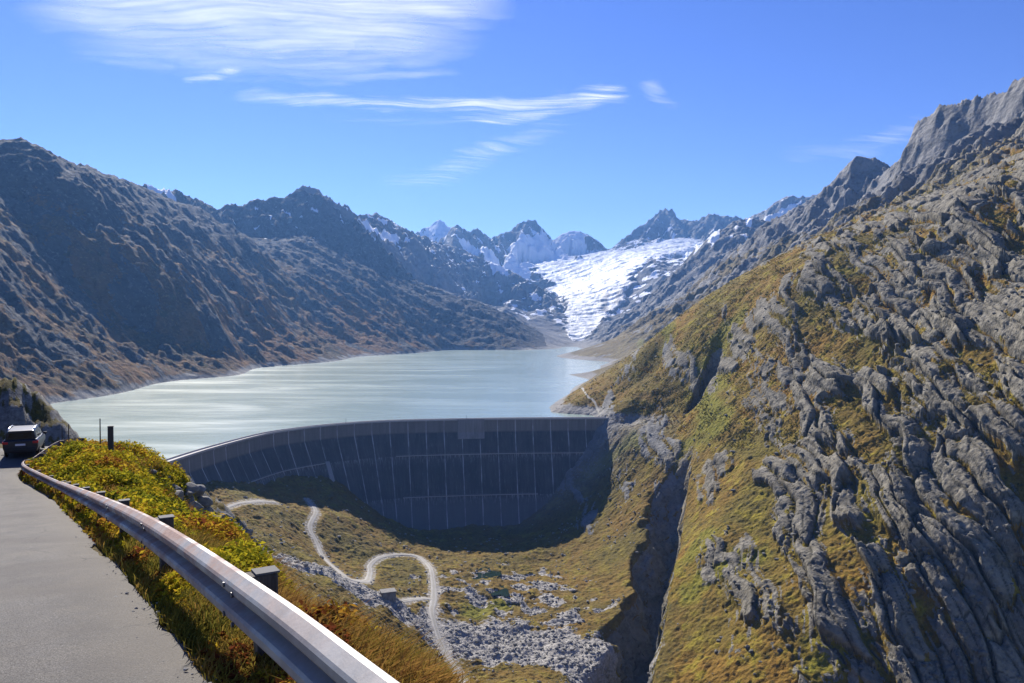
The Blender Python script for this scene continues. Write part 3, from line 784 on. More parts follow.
def ledge(h, pa, pb):
    a, b = sorted((ipx(pa), ipx(pb))); f0 = float(face_off(h))
    g = sweep([(f0 - 1.0, CREST_Z - h), (f0 + 1.0, CREST_Z - h), (f0 + 1.0, CREST_Z - h - .5), (f0 - 1.0, CREST_Z - h - .9)], 'gallery', M['crest'], DAM, a, b)
    mb = MB(); last = None
    for i in range(a, b, 2):
        p = Vector((*(cl[i] + nd[i] * (f0 + .9)), CREST_Z - h)) - DAM.location
        mb.box(p + Vector((0, 0, .55)), (.08, .08, 1.1))
        if last is not None:
            for z_ in (.55, 1.1): mb.tube([last + Vector((0, 0, z_)), p + Vector((0, 0, z_))], .035, 5)
        last = p
    mb.build('railing', M['steel'], g)
ledge(30, 222, 318); ledge(30, 392, 585); ledge(63, 396, 536)
# pale spillway panel standing proud of the upper face
t = NT('panel_concrete'); co = t.coord('Object'); nn = t.noise(t.mapping(co, (.5, .5, .06)), 1, 5)
c = t.mix(t.rng(nn, .3, .7), (.17, .16, .15), (.27, .255, .24))
M['panel'] = t.set(c, .9)
a, b = sorted((ipx(456), ipx(484)))
sweep([(.3, CREST_Z - .3), (1.5, CREST_Z - .3), (1.9, CREST_Z - 12), (float(face_off(17.5)) + .6, CREST_Z - 17.5), (float(face_off(17.5)) - 1, CREST_Z - 17.5)], 'spillway_panel', M['panel'], DAM, a, b)
# dark stepped buttress where the wing begins
a = ipx(320)
mb = MB()
p0 = cl[a] + nd[a] * (float(face_off(28)) - 2); p1 = cl[a] + nd[a] * (float(face_off(46)) + 4)
ang = math.atan2(nd[a, 1], nd[a, 0])
R_ = Matrix.Rotation(ang, 3, 'Z')
def loc(u, v, z): q = cl[a] + nd[a] * u + tn[a] * v; return Vector((q[0], q[1], z)) - DAM.location
vs = [loc(face_off(29) - 3, -2, CREST_Z - 29), loc(face_off(29) - 3, 2, CREST_Z - 29), loc(face_off(29) + 1.6, 2, CREST_Z - 29), loc(face_off(29) + 1.6, -2, CREST_Z - 29),
      loc(face_off(52) - 6, -2, CREST_Z - 52), loc(face_off(52) - 6, 2, CREST_Z - 52), loc(face_off(52) + 2.4, 2, CREST_Z - 52), loc(face_off(52) + 2.4, -2, CREST_Z - 52)]
mb.add(vs, [(0, 1, 2, 3), (4, 7, 6, 5), (0, 4, 5, 1), (1, 5, 6, 2), (2, 6, 7, 3), (3, 7, 4, 0)])
ob = mb.build('buttress', M['dam'], DAM)
for n_, v_ in (('along', 8.0), ('drop', 40.0)):
    at_ = ob.data.attributes.new(n_, 'FLOAT', 'POINT'); at_.data.foreach_set('value', np.full(8, v_, np.float32))

# ---- things standing on the crest
def crest_spot(px, off=-2.3, z=-.9):
    i = ipx(px); q = cl[i] + nd[i] * off
    return Vector((q[0], q[1], CREST_Z + z)), math.atan2(tn[i, 1], tn[i, 0])
t = NT('dark_paint'); M['dark'] = t.set((.012, .013, .016), .35)
for px, h_, lab in ((466, 3.6, 'slim dark lamp post on the dam crest above the pale panel'), (346, 4.4, 'dark lamp post on the dam crest where the curved left wing begins')):
    p, r = crest_spot(px, .75, .1)
    o = empty('lamp_post', p, r); tag(o, lab, 'lamp post')
    mb = MB(); mb.tube([(0, 0, 0), (0, 0, h_ * .5), (0, 0, h_)], [.16, .13, .09], 8); mb.box((0, 0, .06), (.5, .5, .12)); mb.build('pole', M['dark'], o)
    mb = MB(); mb.box((0, -.35, h_ + .05), (.35, 1.1, .22), None, .7); mb.build('lamp_head', M['dark'], o)

# ------------------------------------------------------------------ gravel tracks
t = NT('track_gravel'); co = t.coord('Object'); nn = t.noise(co, .8, 6, .7); n2 = t.noise(co, .1, 4)
c = t.mix(t.rng(nn, .3, .7), (.26, .25, .23), (.42, .41, .385)); c = t.mix(t.rng(n2, .45, .7, 0, .5), c, (.2, .18, .14))
wh = t.attr('across')
c = t.mix(t.math('MULTIPLY', t.rng(t.math('ABSOLUTE', t.math('SUBTRACT', t.math('ABSOLUTE', wh), .5)), .1, .3, 0, .55), t.rng(nn, .35, .6)), c, (.17, .155, .1))
M['track'] = t.set(c, .95, normal=t.bump(nn, .6, .4))
for pts in TRK:
    vs = []; ac = []
    pp = np.array([p[:2] for p in pts]); tt = np.gradient(pp, axis=0); tt /= np.linalg.norm(tt, axis=1)[:, None] + 1e-9
    nn_ = np.stack([-tt[:, 1], tt[:, 0]], 1); K = 7
    for i, p in enumerate(pts):
        for k_ in range(K):
            s_ = (k_ / (K - 1) * 2 - 1); q = pp[i] + nn_[i] * s_ * p[2] * .98 * (1 + .12 * math.sin(i * 1.7 + k_))
            vs.append((q[0], q[1], ground(q[0], q[1]) + (.32 if 0 < k_ < K - 1 else -.25))); ac.append(s_)
    ii = np.arange(len(vs)).reshape(-1, K)
    f = np.stack([ii[:-1, :-1].ravel(), ii[:-1, 1:].ravel(), ii[1:, 1:].ravel(), ii[1:, :-1].ravel()], 1)
    o = np_mesh('gravel_track', np.array(vs), f, M['track'], True, None, dict(across=np.array(ac))); tag(o, kind='structure')
fp = smooth_poly(plan([(581, 388, .7), (586, 394, .7), (593, 400, .7), (597, 408, .7), (604, 416, .7)]), 6)
# footpath on the promontory
vs = []; pp = np.array([p[:2] for p in fp]); tt = np.gradient(pp, axis=0); tt /= np.linalg.norm(tt, axis=1)[:, None] + 1e-9
for i in range(len(pp)):
    n_ = np.array([-tt[i, 1], tt[i, 0]])
    for s_ in (-1, 0, 1):
        q = pp[i] + n_ * s_ * 1.0; vs.append((q[0], q[1], ground(q[0], q[1]) + (.5 if s_ == 0 else .2)))
ii = np.arange(len(vs)).reshape(-1, 3)
f = np.stack([ii[:-1, :-1].ravel(), ii[:-1, 1:].ravel(), ii[1:, 1:].ravel(), ii[1:, :-1].ravel()], 1)
o = np_mesh('footpath', np.array(vs), f, M['track'], True, None, dict(across=np.zeros(len(vs)))); tag(o, kind='structure')

# ------------------------------------------------------------------ ponds
t = NT('pond_water'); co = t.coord('Object')
M['pond'] = t.set(t.mix(t.noise(co, .3, 4), (.008, .016, .01), (.018, .034, .018)), .12)
for px, row, rx, ry in ((486, 575, 9, 5.5), (500, 594, 6, 4.5)):
    D = ray_hit(px, row, 120, Zd); c0 = at(px, row, D); mb = MB(); vs = []
    zs = []
    for k_ in range(28):
        a_ = k_ / 28 * 2 * math.pi; r_ = 1 + .22 * math.sin(3 * a_ + px) + .12 * math.sin(5 * a_)
        vs.append([c0.x + rx * r_ * math.cos(a_), c0.y + ry * 2.2 * r_ * math.sin(a_)])
    z_ = float(np.percentile([ground(*v) for v in vs], 55)) + .15
    mb.add([(v[0], v[1], z_) for v in vs], [tuple(range(28))]); tag(mb.build('pond', M['pond']), kind='structure')

# ------------------------------------------------------------------ concrete culvert head at the end of the scree strip
D = ray_hit(389, 600, 120, Zd); c0 = at(389, 600, D); zc = ground(c0.x, c0.y)
cv = empty('concrete_culvert', (c0.x, c0.y, zc), .35)
tag(cv, 'small dark concrete culvert head beside the bend of the gravel track', 'culvert')
t = NT('weathered_concrete'); co = t.coord('Object'); nn = t.noise(t.mapping(co, (1, 1, .3)), .9, 6, .65)
M['wconc'] = t.set(t.mix(t.rng(nn, .3, .7), (.09, .09, .088), (.24, .235, .22)), .9, normal=t.bump(nn, .5, .2))
mb = MB(); mb.box((0, 0, 1.6), (9.5, 1.2, 7.0)); mb.box((-4.4, 3.6, 1.5), (.9, 6.2, 6.6)); mb.box((4.4, 3.6, 1.5), (.9, 6.2, 6.6)); mb.build('head_wall', M['wconc'], cv, bevel=.12)
mb = MB(); mb.box((0, 3.2, 5.25), (10.6, 8.4, .5)); mb.build('cover_slab', M['wconc'], cv, bevel=.1)
cv.scale = (.8, .8, .8)
# ------------------------------------------------------------------ the road shelf the photograph is taken from
RT = Vector((-.527, .85, 0)); RN = Vector((.85, .527, 0))
def sn(s, n_): return (RT.x * s + RN.x * n_, RT.y * s + RN.y * n_)
S_K = [-14, -6, -3, 0, 2.63, 4.5, 8.58, 14.26, 21, 28.6, 33]
Z_K = [-.15, -.62, -.85, -1.065, -1.29, -1.46, -1.94, -2.76, -3.78, -4.94, -5.62]
RH = .62                                              # beam top above the road
railp = [(*sn(s, 1.105), z) for s, z in zip(S_K, Z_K)]
for px, row, D in ((35, 471, 34), (27, 467, 36), (22.5, 463.5, 38.2), (24.5, 460, 40.5), (32, 458, 43)):
    p = at(px, row, D); railp.append((p.x, p.y, p.z))
railp += [(-27.4, 48, -7.0), (-28.4, 53, -7.5)]
RAIL = smooth_poly(railp, 14)
EDGE = RAIL + smooth_poly([RAIL[-1], (-29.2, 58.5, -8.4), (-30.2, 64, -10.6), (-32.5, 74, -14.5), (-37, 90, -21), (-46, 115, -30)], 5)[1:]
EDGEg = [(p[0], p[1], p[2] - RH) for p in EDGE]
LVn = np.concatenate([np.linspace(math.log(1.2), math.log(40), 420, endpoint=False), np.linspace(math.log(40), math.log(130), 150)])
PXn = np.linspace(-420, 1000, 620)
pn, ln_ = np.meshgrid(PXn, LVn)
Yn = np.exp(ln_); Xn = (pn - CX) / F_PX / CT * Yn
dE, zE, tE, sE = poly_dist(Xn, Yn, EDGEg)
nE = -dE * sE                                         # + beyond the rail, - on the road
nr1 = fbm(Xn / 3.2, Yn / 3.2, 4, 501); nr2 = fbm(Xn / .7, Yn / .7, 4, 502); nr3 = ridged(Xn / 4, Yn / 2.2, 4, 503)
edge_n = np.interp(Yn, [0, 5, 7, 9, 12, 18, 30, 42, 50], [.6, .7, .9, 1.15, 1.6, 2.4, 3.5, 4.0, 4.2]) + np.interp(Yn, [6, 20], [.25, .9]) * nr1
drop = np.where(nE < edge_n, .42 * np.clip(nE - .25, 0, None), 0)
drop = np.where(nE >= edge_n, .42 * np.clip(edge_n - .25, 0, None) + 1.25 * (nE - edge_n), drop)
c0 = at(108, 455, 38)
mound = 1.7 * np.exp(-(((Xn - c0.x + .53 * (Yn - c0.y)) / 5.0) ** 2 + ((Yn - c0.y) / 9.0) ** 2)) * sstep(.3, 2.2, nE)
Zn = zE - drop + mound
Zn = Zn + sstep(.1, 1.2, nE) * (.18 * nr1 + .07 * nr2) + sstep(edge_n - .5, edge_n + 2, nE) * (.6 * nr3 + .5 * nr1) * sstep(10, 25, Yn)
# road side: flat bed, a low bank beyond it, and past the bend the ground falls to the lake
left = np.clip(-nE - 5.6, 0, None)
pastb = sstep(52, 60, Yn) 
Zn = Zn + (1 - pastb) * np.minimum(left * .55, 5) - pastb * np.clip(left - .5, 0, None) * .85
knob = crest3([(-260, 330, 60), (-120, 345, 64), (-40, 362, 69), (0, 374, 71), (10, 375, 71), (20, 380, 71.5), (32, 389, 72), (42, 397, 73), (50, 408, 74), (54, 420, 74.5), (57, 436, 75)])
dk, zk, _, _ = poly_dist(Xn, Yn, knob)
zk2 = zk - dk * .95 + (.25 * ridged(Xn / 6, Yn / 6, 4, 511) + .5 * nr1 + .3 * nr2) * sstep(-6.4, -8.0, nE) - 4 * sstep(-7.6, -5.8, nE)
Zn = np.where(nE < -5.9, np.maximum(Zn, zk2), Zn)
Zn = np.where((nE < .05) & (nE > -5.8), Zn - .06, Zn)
slN = np.hypot(*np.gradient(Zn, axis=(0, 1))) * 0
gzy = np.gradient(Zn, axis=0) / np.gradient(Yn, axis=0)
gzx = np.gradient(Zn, axis=1) / np.gradient(Xn, axis=1)
slN = np.hypot(gzx, gzy - gzx * Xn / Yn)
rockN = sstep(.9, 1.4, slN + .5 * nr2) * sstep(edge_n - 1, edge_n + 1, nE) * sstep(12, 20, Yn)
rockN = np.maximum(rockN, (nE < -6.3) * sstep(.85, 1.4, slN + .5 * nr1 + .2 * nr2))
gravN = sstep(.55, .15, np.abs(nE + .05) + .25 * nr2) * sstep(14, 6, Yn)
V_ = np.stack([Xn.ravel(), Yn.ravel(), Zn.ravel()], 1)
ix = np.arange(Xn.size).reshape(Xn.shape)
fN = np.stack([ix[:-1, :-1].ravel(), ix[:-1, 1:].ravel(), ix[1:, 1:].ravel(), ix[1:, :-1].ravel()], 1)
M['near'] = ground_material('roadside_ground', (.11, .075, .025), (.07, .065, .02), (.15, .12, .025), (.10, .098, .092), (.22, .215, .2), 9.0, .12)
z0 = np.zeros(Xn.size)
near_o = np_mesh('roadside_terrain', V_, fN, M['near'], True, None, dict(rock=rockN.ravel(), gravel=gravN.ravel(), snow=z0, pale=z0, lush=z0))
tag(near_o, kind='structure')
def nground(x, y):
    px = CX + F_PX * CT * x / y; lv = math.log(y)
    i = int(np.clip(np.searchsorted(PXn, px), 1, len(PXn) - 1)); j = int(np.clip(np.searchsorted(LVn, lv), 1, len(LVn) - 1))
    a = (px - PXn[i - 1]) / (PXn[i] - PXn[i - 1]); b = (lv - LVn[j - 1]) / (LVn[j] - LVn[j - 1])
    return float((Zn[j - 1, i - 1] * (1 - a) + Zn[j - 1, i] * a) * (1 - b) + (Zn[j, i - 1] * (1 - a) + Zn[j, i] * a) * b)
def nsample(A, x, y):
    px = CX + F_PX * CT * x / y; lv = np.log(y)
    i = np.clip(np.searchsorted(PXn, px), 1, len(PXn) - 1); j = np.clip(np.searchsorted(LVn, lv), 1, len(LVn) - 1)
    a = (px - PXn[i - 1]) / (PXn[i] - PXn[i - 1]); b = (lv - LVn[j - 1]) / (LVn[j] - LVn[j - 1])
    return (A[j - 1, i - 1] * (1 - a) + A[j - 1, i] * a) * (1 - b) + (A[j, i - 1] * (1 - a) + A[j, i] * a) * b

# ---- asphalt
ep = np.array(EDGEg); et = np.gradient(ep[:, :2], axis=0); et /= np.linalg.norm(et, axis=1)[:, None]
en = np.stack([-et[:, 1], et[:, 0]], 1)               # to the left of the direction of travel
# back part behind the camera as well
edge_w = .2 * fbm(np.arange(len(ep)) / 5.0, np.arange(len(ep)) * 0.0 + .5, 3, 521)
K = 24; vs = []; ac = []
for i in range(len(ep)):
    for k_ in range(K):
        w_ = .12 + k_ / (K - 1) * 5.6
        if k_ == 0: w_ += float(edge_w[i])
        q = ep[i, :2] + en[i] * w_
        vs.append((q[0], q[1], ep[i, 2] + .004 + .05 * math.sin(math.pi * k_ / (K - 1)) - (.03 if k_ in (0, K - 1) else 0))); ac.append(w_)
ii = np.arange(len(vs)).reshape(-1, K)
f = np.stack([ii[:-1, :-1].ravel(), ii[:-1, 1:].ravel(), ii[1:, 1:].ravel(), ii[1:, :-1].ravel()], 1)
t = NT('asphalt'); co = t.coord('Object')
rm = t.mapping(co, (1, 1, 1), (0, 0, math.radians(-31.8)))
st = t.noise(t.mapping(rm, (1.0, .12, 1)), 1.3, 5, .6); fi = t.noise(co, 90, 4, .7); mid = t.noise(co, 1.6, 6, .65); vo = t.voro(co, 70)
c = t.mix(t.rng(st, .35, .65), (.115, .111, .105), (.165, .158, .147))
c = t.mix(t.rng(mid, .42, .66, 0, .85), c, (.19, .175, .15))
c = t.mix(t.rng(fi, .38, .62, 0, .85), c, (.034, .033, .032))
c = t.mix(t.rng(vo, .1, .3, .7, 0), c, (.3, .29, .27))
c = t.mix(t.rng(t.noise(co, .45, 4, .6), .5, .62, 0, .5), c, (.075, .07, .066))
c = t.mix(t.rng(t.attr('across'), .1, .9, .6, 0), c, t.mix(t.rng(fi, .3, .7), (.085, .073, .055), (.2, .185, .16)))
cr = t.voro(t.mapping(co, (1, 1, 1)), .55, 'DISTANCE_TO_EDGE')
c = t.mix(t.math('MULTIPLY', t.rng(cr, .0, .012, 1, 0), t.rng(mid, .5, .6)), c, (.05, .05, .05))
M['asphalt'] = t.set(c, t.rng(fi, .3, .7, .8, .95), normal=t.bump(t.math('ADD', t.math('MULTIPLY', vo, 1.0), fi), .7, .008), spec=.2)
o = np_mesh('road', np.array(vs), f, M['asphalt'], True, None, dict(across=np.array(ac))); tag(o, kind='structure')

# ------------------------------------------------------------------ guard rail
gr = empty('guard_rail', (*sn(6, 1.105), -2.3)); GO = gr.location.copy()
tag(gr, 'weathered galvanised steel guard rail with rust patches, along the right edge of the asphalt road', 'guard rail')
rp = np.array(RAIL); rt_ = np.gradient(rp, axis=0); rt_ /= np.linalg.norm(rt_, axis=1)[:, None]
rl = np.stack([-rt_[:, 1], rt_[:, 0], np.zeros(len(rp))], 1); rl /= np.linalg.norm(rl, axis=1)[:, None]
# finer along the rail
cross = [(-.045, 0), (-.02, -.004), (.035, -.045), (.046, -.065), (.046, -.105), (.034, -.125), (-.03, -.155), (-.036, -.165), (-.036, -.185), (-.03, -.195), (.034, -.225), (.046, -.245), (.046, -.285), (.035, -.305), (-.02, -.346), (-.045, -.35)]
th = .005
prof = [(a, b) for a, b in cross] + [(a - th, b - (th if b < -.17 else -0)) for a, b in cross[::-1]]
m = len(prof); vs = np.empty((len(rp), m, 3))
for k_, (a, b) in enumerate(prof):
    vs[:, k_] = rp + rl * a; vs[:, k_, 2] += b * .9
ii = np.arange(len(rp) * m).reshape(len(rp), m)
f = np.concatenate([np.stack([ii[:-1, k_], ii[1:, k_], ii[1:, (k_ + 1) % m], ii[:-1, (k_ + 1) % m]], 1) for k_ in range(m)])
t = NT('galvanised_steel'); co = t.coord('Object')
n1 = t.noise(t.mapping(co, (1, 1, 2)), 1.1, 6, .65, .4); n2 = t.noise(co, 24, 5, .7); n3 = t.noise(co, 5, 5, .6)
sp = t.n('ShaderNodeSeparateXYZ'); t.l(co, sp.inputs[0])
farther = t.rng(sp.outputs[1], -2.6, .2, 0, 1)
c = t.mix(t.rng(n3, .35, .65), (.2, .2, .198), (.29, .285, .28))
ru = t.math('MULTIPLY', t.rng(t.math('ADD', n1, t.math('MULTIPLY', n2, .18)), .49, .64), t.rng(sp.outputs[1], -2.6, .0, .12, .9))
c = t.mix(ru, c, t.mix(t.rng(n2, .3, .7), (.13, .06, .045), (.30, .19, .155)))
c = t.mix(t.rng(n2, .6, .75, 0, .4), c, (.3, .29, .27))
M['galv'] = t.set(c, t.rng(ru, 0, 1, .5, .85), t.rng(ru, 0, 1, .3, .02), normal=t.bump(n2, .15, .01), spec=.4)
np_mesh('beam', vs.reshape(-1, 3) - np.array(GO), f[:, ::-1], M['galv'], False, gr)
t = NT('post_timber'); co = t.coord('Object'); nn = t.noise(t.mapping(co, (14, 14, 1.2)), 2, 6, .65)
M['post'] = t.set(t.mix(t.rng(nn, .3, .7), (.035, .03, .027), (.12, .105, .09)), .85, normal=t.bump(nn, .5, .02))
M['cap'] = NT('post_cap_steel').set((.12, .12, .118), .9, .0)
M['bolt'] = NT('bolt_steel').set((.1, .1, .105), .5, .6)
Ls = np.concatenate([[0], np.cumsum(np.linalg.norm(np.diff(rp[:, :2], axis=0), axis=1))])
s0 = Ls[np.argmin(np.abs(rp[:, 0] - sn(5.05, 1.105)[0]) + np.abs(rp[:, 1] - sn(5.05, 1.105)[1]))]
for k_ in range(-4, 16):
    s_ = s0 + k_ * 3.9
    if s_ < 0 or s_ > Ls[-1] - .5: continue
    p = np.array([np.interp(s_, Ls, rp[:, j]) for j in range(3)]); i = int(np.argmin(np.abs(Ls - s_)))
    L = Vector(rl[i]); A = math.atan2(rt_[i, 1], rt_[i, 0]); R = Matrix.Rotation(A, 3, 'Z')
    pos = Vector(p) - L * .175; zt = p[2] - .015
    mb = MB(); mb.box(Vector((pos.x, pos.y, zt - .6)) - GO, (.11, .13, 1.2), R)
    po = mb.build('post', M['post'], gr, bevel=.012)
    mb = MB(); mb.box(Vector((pos.x, pos.y, zt + .008)) - GO, (.125, .145, .012), R); mb.build('cap', M['cap'], po)
    mb = MB(); q = Vector(p) - L * .085; mb.box(Vector((q.x, q.y, p[2] - .165)) - GO, (.12, .078, .3), R); mb.build('spacer_block', M['post'], gr, bevel=.008)
    i0_, i1_ = np.searchsorted(Ls, (s_ - .17, s_ + .17))
    if i1_ - i0_ >= 2 and p[1] < 40 and k_ % 1 == 0:
        m_ = len(cross); vv_ = np.empty((i1_ - i0_, 2 * m_, 3)); pr_ = [(a + .004, b) for a, b in cross] + [(a - .003, b) for a, b in cross[::-1]]
        for q_, (a, b) in enumerate(pr_):
            vv_[:, q_] = rp[i0_:i1_] + rl[i0_:i1_] * a; vv_[:, q_, 2] += b * .9 + (.0035 if b > -.1 else -.0035 if b < -.3 else 0)
        jj = np.arange((i1_ - i0_) * 2 * m_).reshape(i1_ - i0_, 2 * m_)
        ff = np.concatenate([np.stack([jj[:-1, q_], jj[1:, q_], jj[1:, (q_ + 1) % (2 * m_)], jj[:-1, (q_ + 1) % (2 * m_)]], 1) for q_ in range(2 * m_)])
        np_mesh('splice_plate', vv_.reshape(-1, 3) - np.array(GO), ff[:, ::-1], M['galv'], False, gr)
    if p[1] < 16:
        for da in (-.11, .11):
            for dz in (-.085, -.265):
                c_ = Vector(p) + R @ Vector((da, 0, 0)); mb = MB()
                mb.tube([c_ + L * .04 + Vector((0, 0, dz)) - GO, c_ + L * .056 + Vector((0, 0, dz)) - GO], .016, 6)
                mb.build('bolt', M['bolt'], gr)

# ------------------------------------------------------------------ posts by the bend
def post_thing(name, cat, px, row_top, D, w_, lab, mat, group=None, thin=False):
    p = at(px, row_top, D); zb = nground(p.x, p.y) - .15; h_ = p.z - zb
    o = empty(name, (p.x, p.y, zb), .3); tag(o, lab, cat, group)
    mb = MB()
    if thin: mb.tube([(0, 0, 0), (0, 0, h_ * .6), (0, 0, h_)], [w_ / 2, w_ / 2, w_ / 2 * .8], 8); mb.build('pole', mat, o)
    else:
        mb.box((0, 0, h_ / 2), (w_, w_ * .8, h_), None, .94); mb.build('shaft', mat, o, bevel=.02)
        mb = MB(); mb.box((0, 0, h_ + .025), (w_ * 1.06, w_ * .9, .05), None, .8); mb.build('cap', mat, o)
    return o
t = NT('dark_wood'); co = t.coord('Object'); nn = t.noise(t.mapping(co, (9, 9, 1)), 2, 5)
M['dwood'] = t.set(t.mix(nn, (.02, .018, .016), (.08, .07, .06)), .85)
post_thing('marker_post', 'post', 110.5, 427, 38, .25, 'short thick dark wooden post standing in the bushes on the mound', M['dwood'])
post_thing('snow_pole', 'pole', 100, 418.5, 44, .07, 'thin dark pole just left of the thick post, tallest of the poles', M['dwood'], 'snow poles past the bend', True)
post_thing('snow_pole', 'pole', 68.5, 424, 52, .07, 'thin dark pole at the bend, right one of the close pair', M['dwood'], 'snow poles past the bend', True)
post_thing('snow_pole', 'pole', 62, 425.5, 55, .07, 'thin dark pole by the rock knoll, left one of the close pair', M['dwood'], 'snow poles past the bend', True)

# ------------------------------------------------------------------ boulders along the edge of the slope
import bmesh
def boulder_mesh(seed):
    rs = random.Random(seed); bm = bmesh.new(); bmesh.ops.create_icosphere(bm, subdivisions=3, radius=1)
    pl = [(Vector((rs.gauss(0, 1), rs.gauss(0, 1), rs.gauss(0, .8))).normalized(), rs.uniform(.55, .85)) for _ in range(13)]
    for v in bm.verts:
        d = v.co.normalized(); r = 1.0
        for n_, k_ in pl:
            c_ = d.dot(n_)
            if c_ > .05: r = min(r, k_ / c_)
        v.co = d * r * Vector((1, 1, 1)).x
    me = bpy.data.meshes.new('boulder'); bm.to_mesh(me); bm.free()
    me.materials.append(M['boulder'])
    return me
t = NT('boulder_granite'); co = t.coord('Object'); n1 = t.noise(co, 2.2, 8, .7); n2 = t.noise(co, 9, 6, .7)
c = t.mix(t.rng(n1, .3, .7), (.09, .088, .082), (.27, .265, .25)); c = t.mix(t.rng(n2, .55, .7, 0, .6), c, (.05, .052, .045))
M['boulder'] = t.set(c, .9, normal=t.bump(n2, .6, .08))
BM = [boulder_mesh(k_) for k_ in range(7)]
def hit_near(px, row):
    for D in np.exp(np.linspace(math.log(2.5), math.log(125), 500)):
        p = at(px, row, float(D))
        if nground(p.x, p.y) >= p.z: return p
    return None
rb = random.Random(5); nb_ = 0
spots = []
for a, b, n_, sz in (((170, 482), (262, 548), 22, (.25, .75)), ((250, 532), (320, 575), 7, (.25, .7)), ((330, 585), (392, 628), 5, (.15, .4)), ((392, 632), (440, 678), 18, (.14, .42)), ((140, 462), (178, 488), 4, (.2, .5))):
    for k_ in range(n_):
        u = rb.random(); spots.append((a[0] + (b[0] - a[0]) * u + rb.gauss(0, 6), a[1] + (b[1] - a[1]) * u + rb.gauss(0, 4) + 5, rb.uniform(*sz)))
for px, row, sz in spots:
    p = hit_near(px, row)
    if p is None: continue
    o = bpy.data.objects.new('boulder', BM[nb_ % 7]); COL.objects.link(o); nb_ += 1
    s_ = sz * max(.35, min(1.0, p.y / 26))
    o.location = (p.x, p.y, nground(p.x, p.y) + s_ * .12); o.scale = (s_ * rb.uniform(.8, 1.5), s_ * rb.uniform(.7, 1.1), s_ * rb.uniform(.45, .75))
    o.rotation_euler = (rb.uniform(-.3, .3), rb.uniform(-.3, .3), rb.uniform(0, 6.28))
    tag(o, 'angular grey granite boulder on the brow of the slope below the guard rail', 'boulder', 'boulders on the brow of the roadside slope')

# ------------------------------------------------------------------ dwarf shrubs and grass
def leaf_material(name, stops, trans=.45):
    m = bpy.data.materials.new(name); m.use_nodes = True; nt = m.node_tree
    nt.nodes.remove(nt.nodes['Principled BSDF'])
    a = nt.nodes.new('ShaderNodeAttribute'); a.attribute_name = 'hue'
    r = nt.nodes.new('ShaderNodeValToRGB'); nt.links.new(a.outputs['Fac'], r.inputs[0])
    e = r.color_ramp
    while len(e.elements) < len(stops): e.elements.new(.5)
    for el, (p, c) in zip(e.elements, stops): el.position = p; el.color = (*c, 1)
    d = nt.nodes.new('ShaderNodeBsdfDiffuse'); tr = nt.nodes.new('ShaderNodeBsdfTranslucent'); mx = nt.nodes.new('ShaderNodeMixShader')
    mx.inputs[0].default_value = trans
    nt.links.new(r.outputs[0], d.inputs[0]); nt.links.new(r.outputs[0], tr.inputs[0])
    nt.links.new(d.outputs[0], mx.inputs[1]); nt.links.new(tr.outputs[0], mx.inputs[2])
    nt.links.new(mx.outputs[0], nt.nodes['Material Output'].inputs[0])
    return m
M['leaf'] = leaf_material('shrub_leaves', [(0, (.05, .06, .012)), (.22, (.17, .18, .016)), (.5, (.42, .35, .02)), (.72, (.4, .25, .026)), (.9, (.24, .085, .02)), (1, (.12, .035, .015))])
M['blade'] = leaf_material('dry_grass', [(0, (.1, .1, .02)), (.3, (.22, .18, .03)), (.6, (.32, .19, .05)), (1, (.26, .11, .04))], .35)
def scatter(N, cond, pw=1.0):
    """random ground points, denser near the camera, kept where cond(x, y, nE, D) says so"""
    out = []
    lo, hi = math.log(2.2), math.log(62)
    while sum(len(o_) for o_ in out) < N:
        lv = RNG.uniform(lo, hi, N * 2); px = RNG.uniform(-60, 620, N * 2)
        y = np.exp(lv); x = (px - CX) / F_PX / CT * y
        n_ = nsample(nE, x, y); en_ = nsample(edge_n, x, y)
        k_ = cond(x, y, n_, en_, px)
        k_ = RNG.random(N * 2) < k_
        out.append(np.stack([x[k_], y[k_], n_[k_], en_[k_]], 1))
    return np.concatenate(out)[:N]
def rot_basis(nn):
    a = RNG.normal(size=(nn, 3)); a[:, 2] = np.abs(a[:, 2]) + .55; a /= np.linalg.norm(a, axis=1)[:, None]
    b = RNG.normal(size=(nn, 3)); b -= (b * a).sum(1)[:, None] * a; b /= np.linalg.norm(b, axis=1)[:, None]
    return a, b, np.cross(a, b)
def shrub_cond(x, y, n_, en_, px):
    zone = np.clip(.5 + .9 * fbm(x / 2.4, y / 2.4, 3, 601) + .5 * sstep(8, 14, y) - .25, 0, 1)
    return (np.maximum(sstep(.3, .5, n_), .5 * sstep(-.1, .0, n_) * sstep(3, 5, y)) * sstep(en_ + .4 + 2.5 * sstep(14, 26, y), en_, n_)) * (y < 58) * zone
sp = scatter(8200, shrub_cond)
nl = 42
X0 = np.repeat(sp[:, 0], nl); Y0 = np.repeat(sp[:, 1], nl); D0 = Y0
hgt = (.22 + .5 * np.clip(.5 + fbm(sp[:, 0] / 1.6, sp[:, 1] / 1.6, 3, 603), 0, 1)) * np.interp(sp[:, 1], [2, 8, 20, 45], [.55, .8, 1.15, 1.5]) * np.where(sp[:, 2] < .35, .42, 1)
wid = hgt * .75
H = np.repeat(hgt, nl); Wd_ = np.repeat(wid, nl)
r_ = RNG.random(len(X0)) ** .5; a_ = RNG.uniform(0, 2 * math.pi, len(X0)); hh_ = RNG.random(len(X0))
lx = X0 + np.cos(a_) * r_ * Wd_ * (1 - .5 * hh_); ly_ = Y0 + np.sin(a_) * r_ * Wd_ * (1 - .5 * hh_)
lz_ = nsample(Zn, lx, ly_) + hh_ * H * (1.0 - .35 * r_)
keep_ = nsample(nE, lx, ly_) > -.22
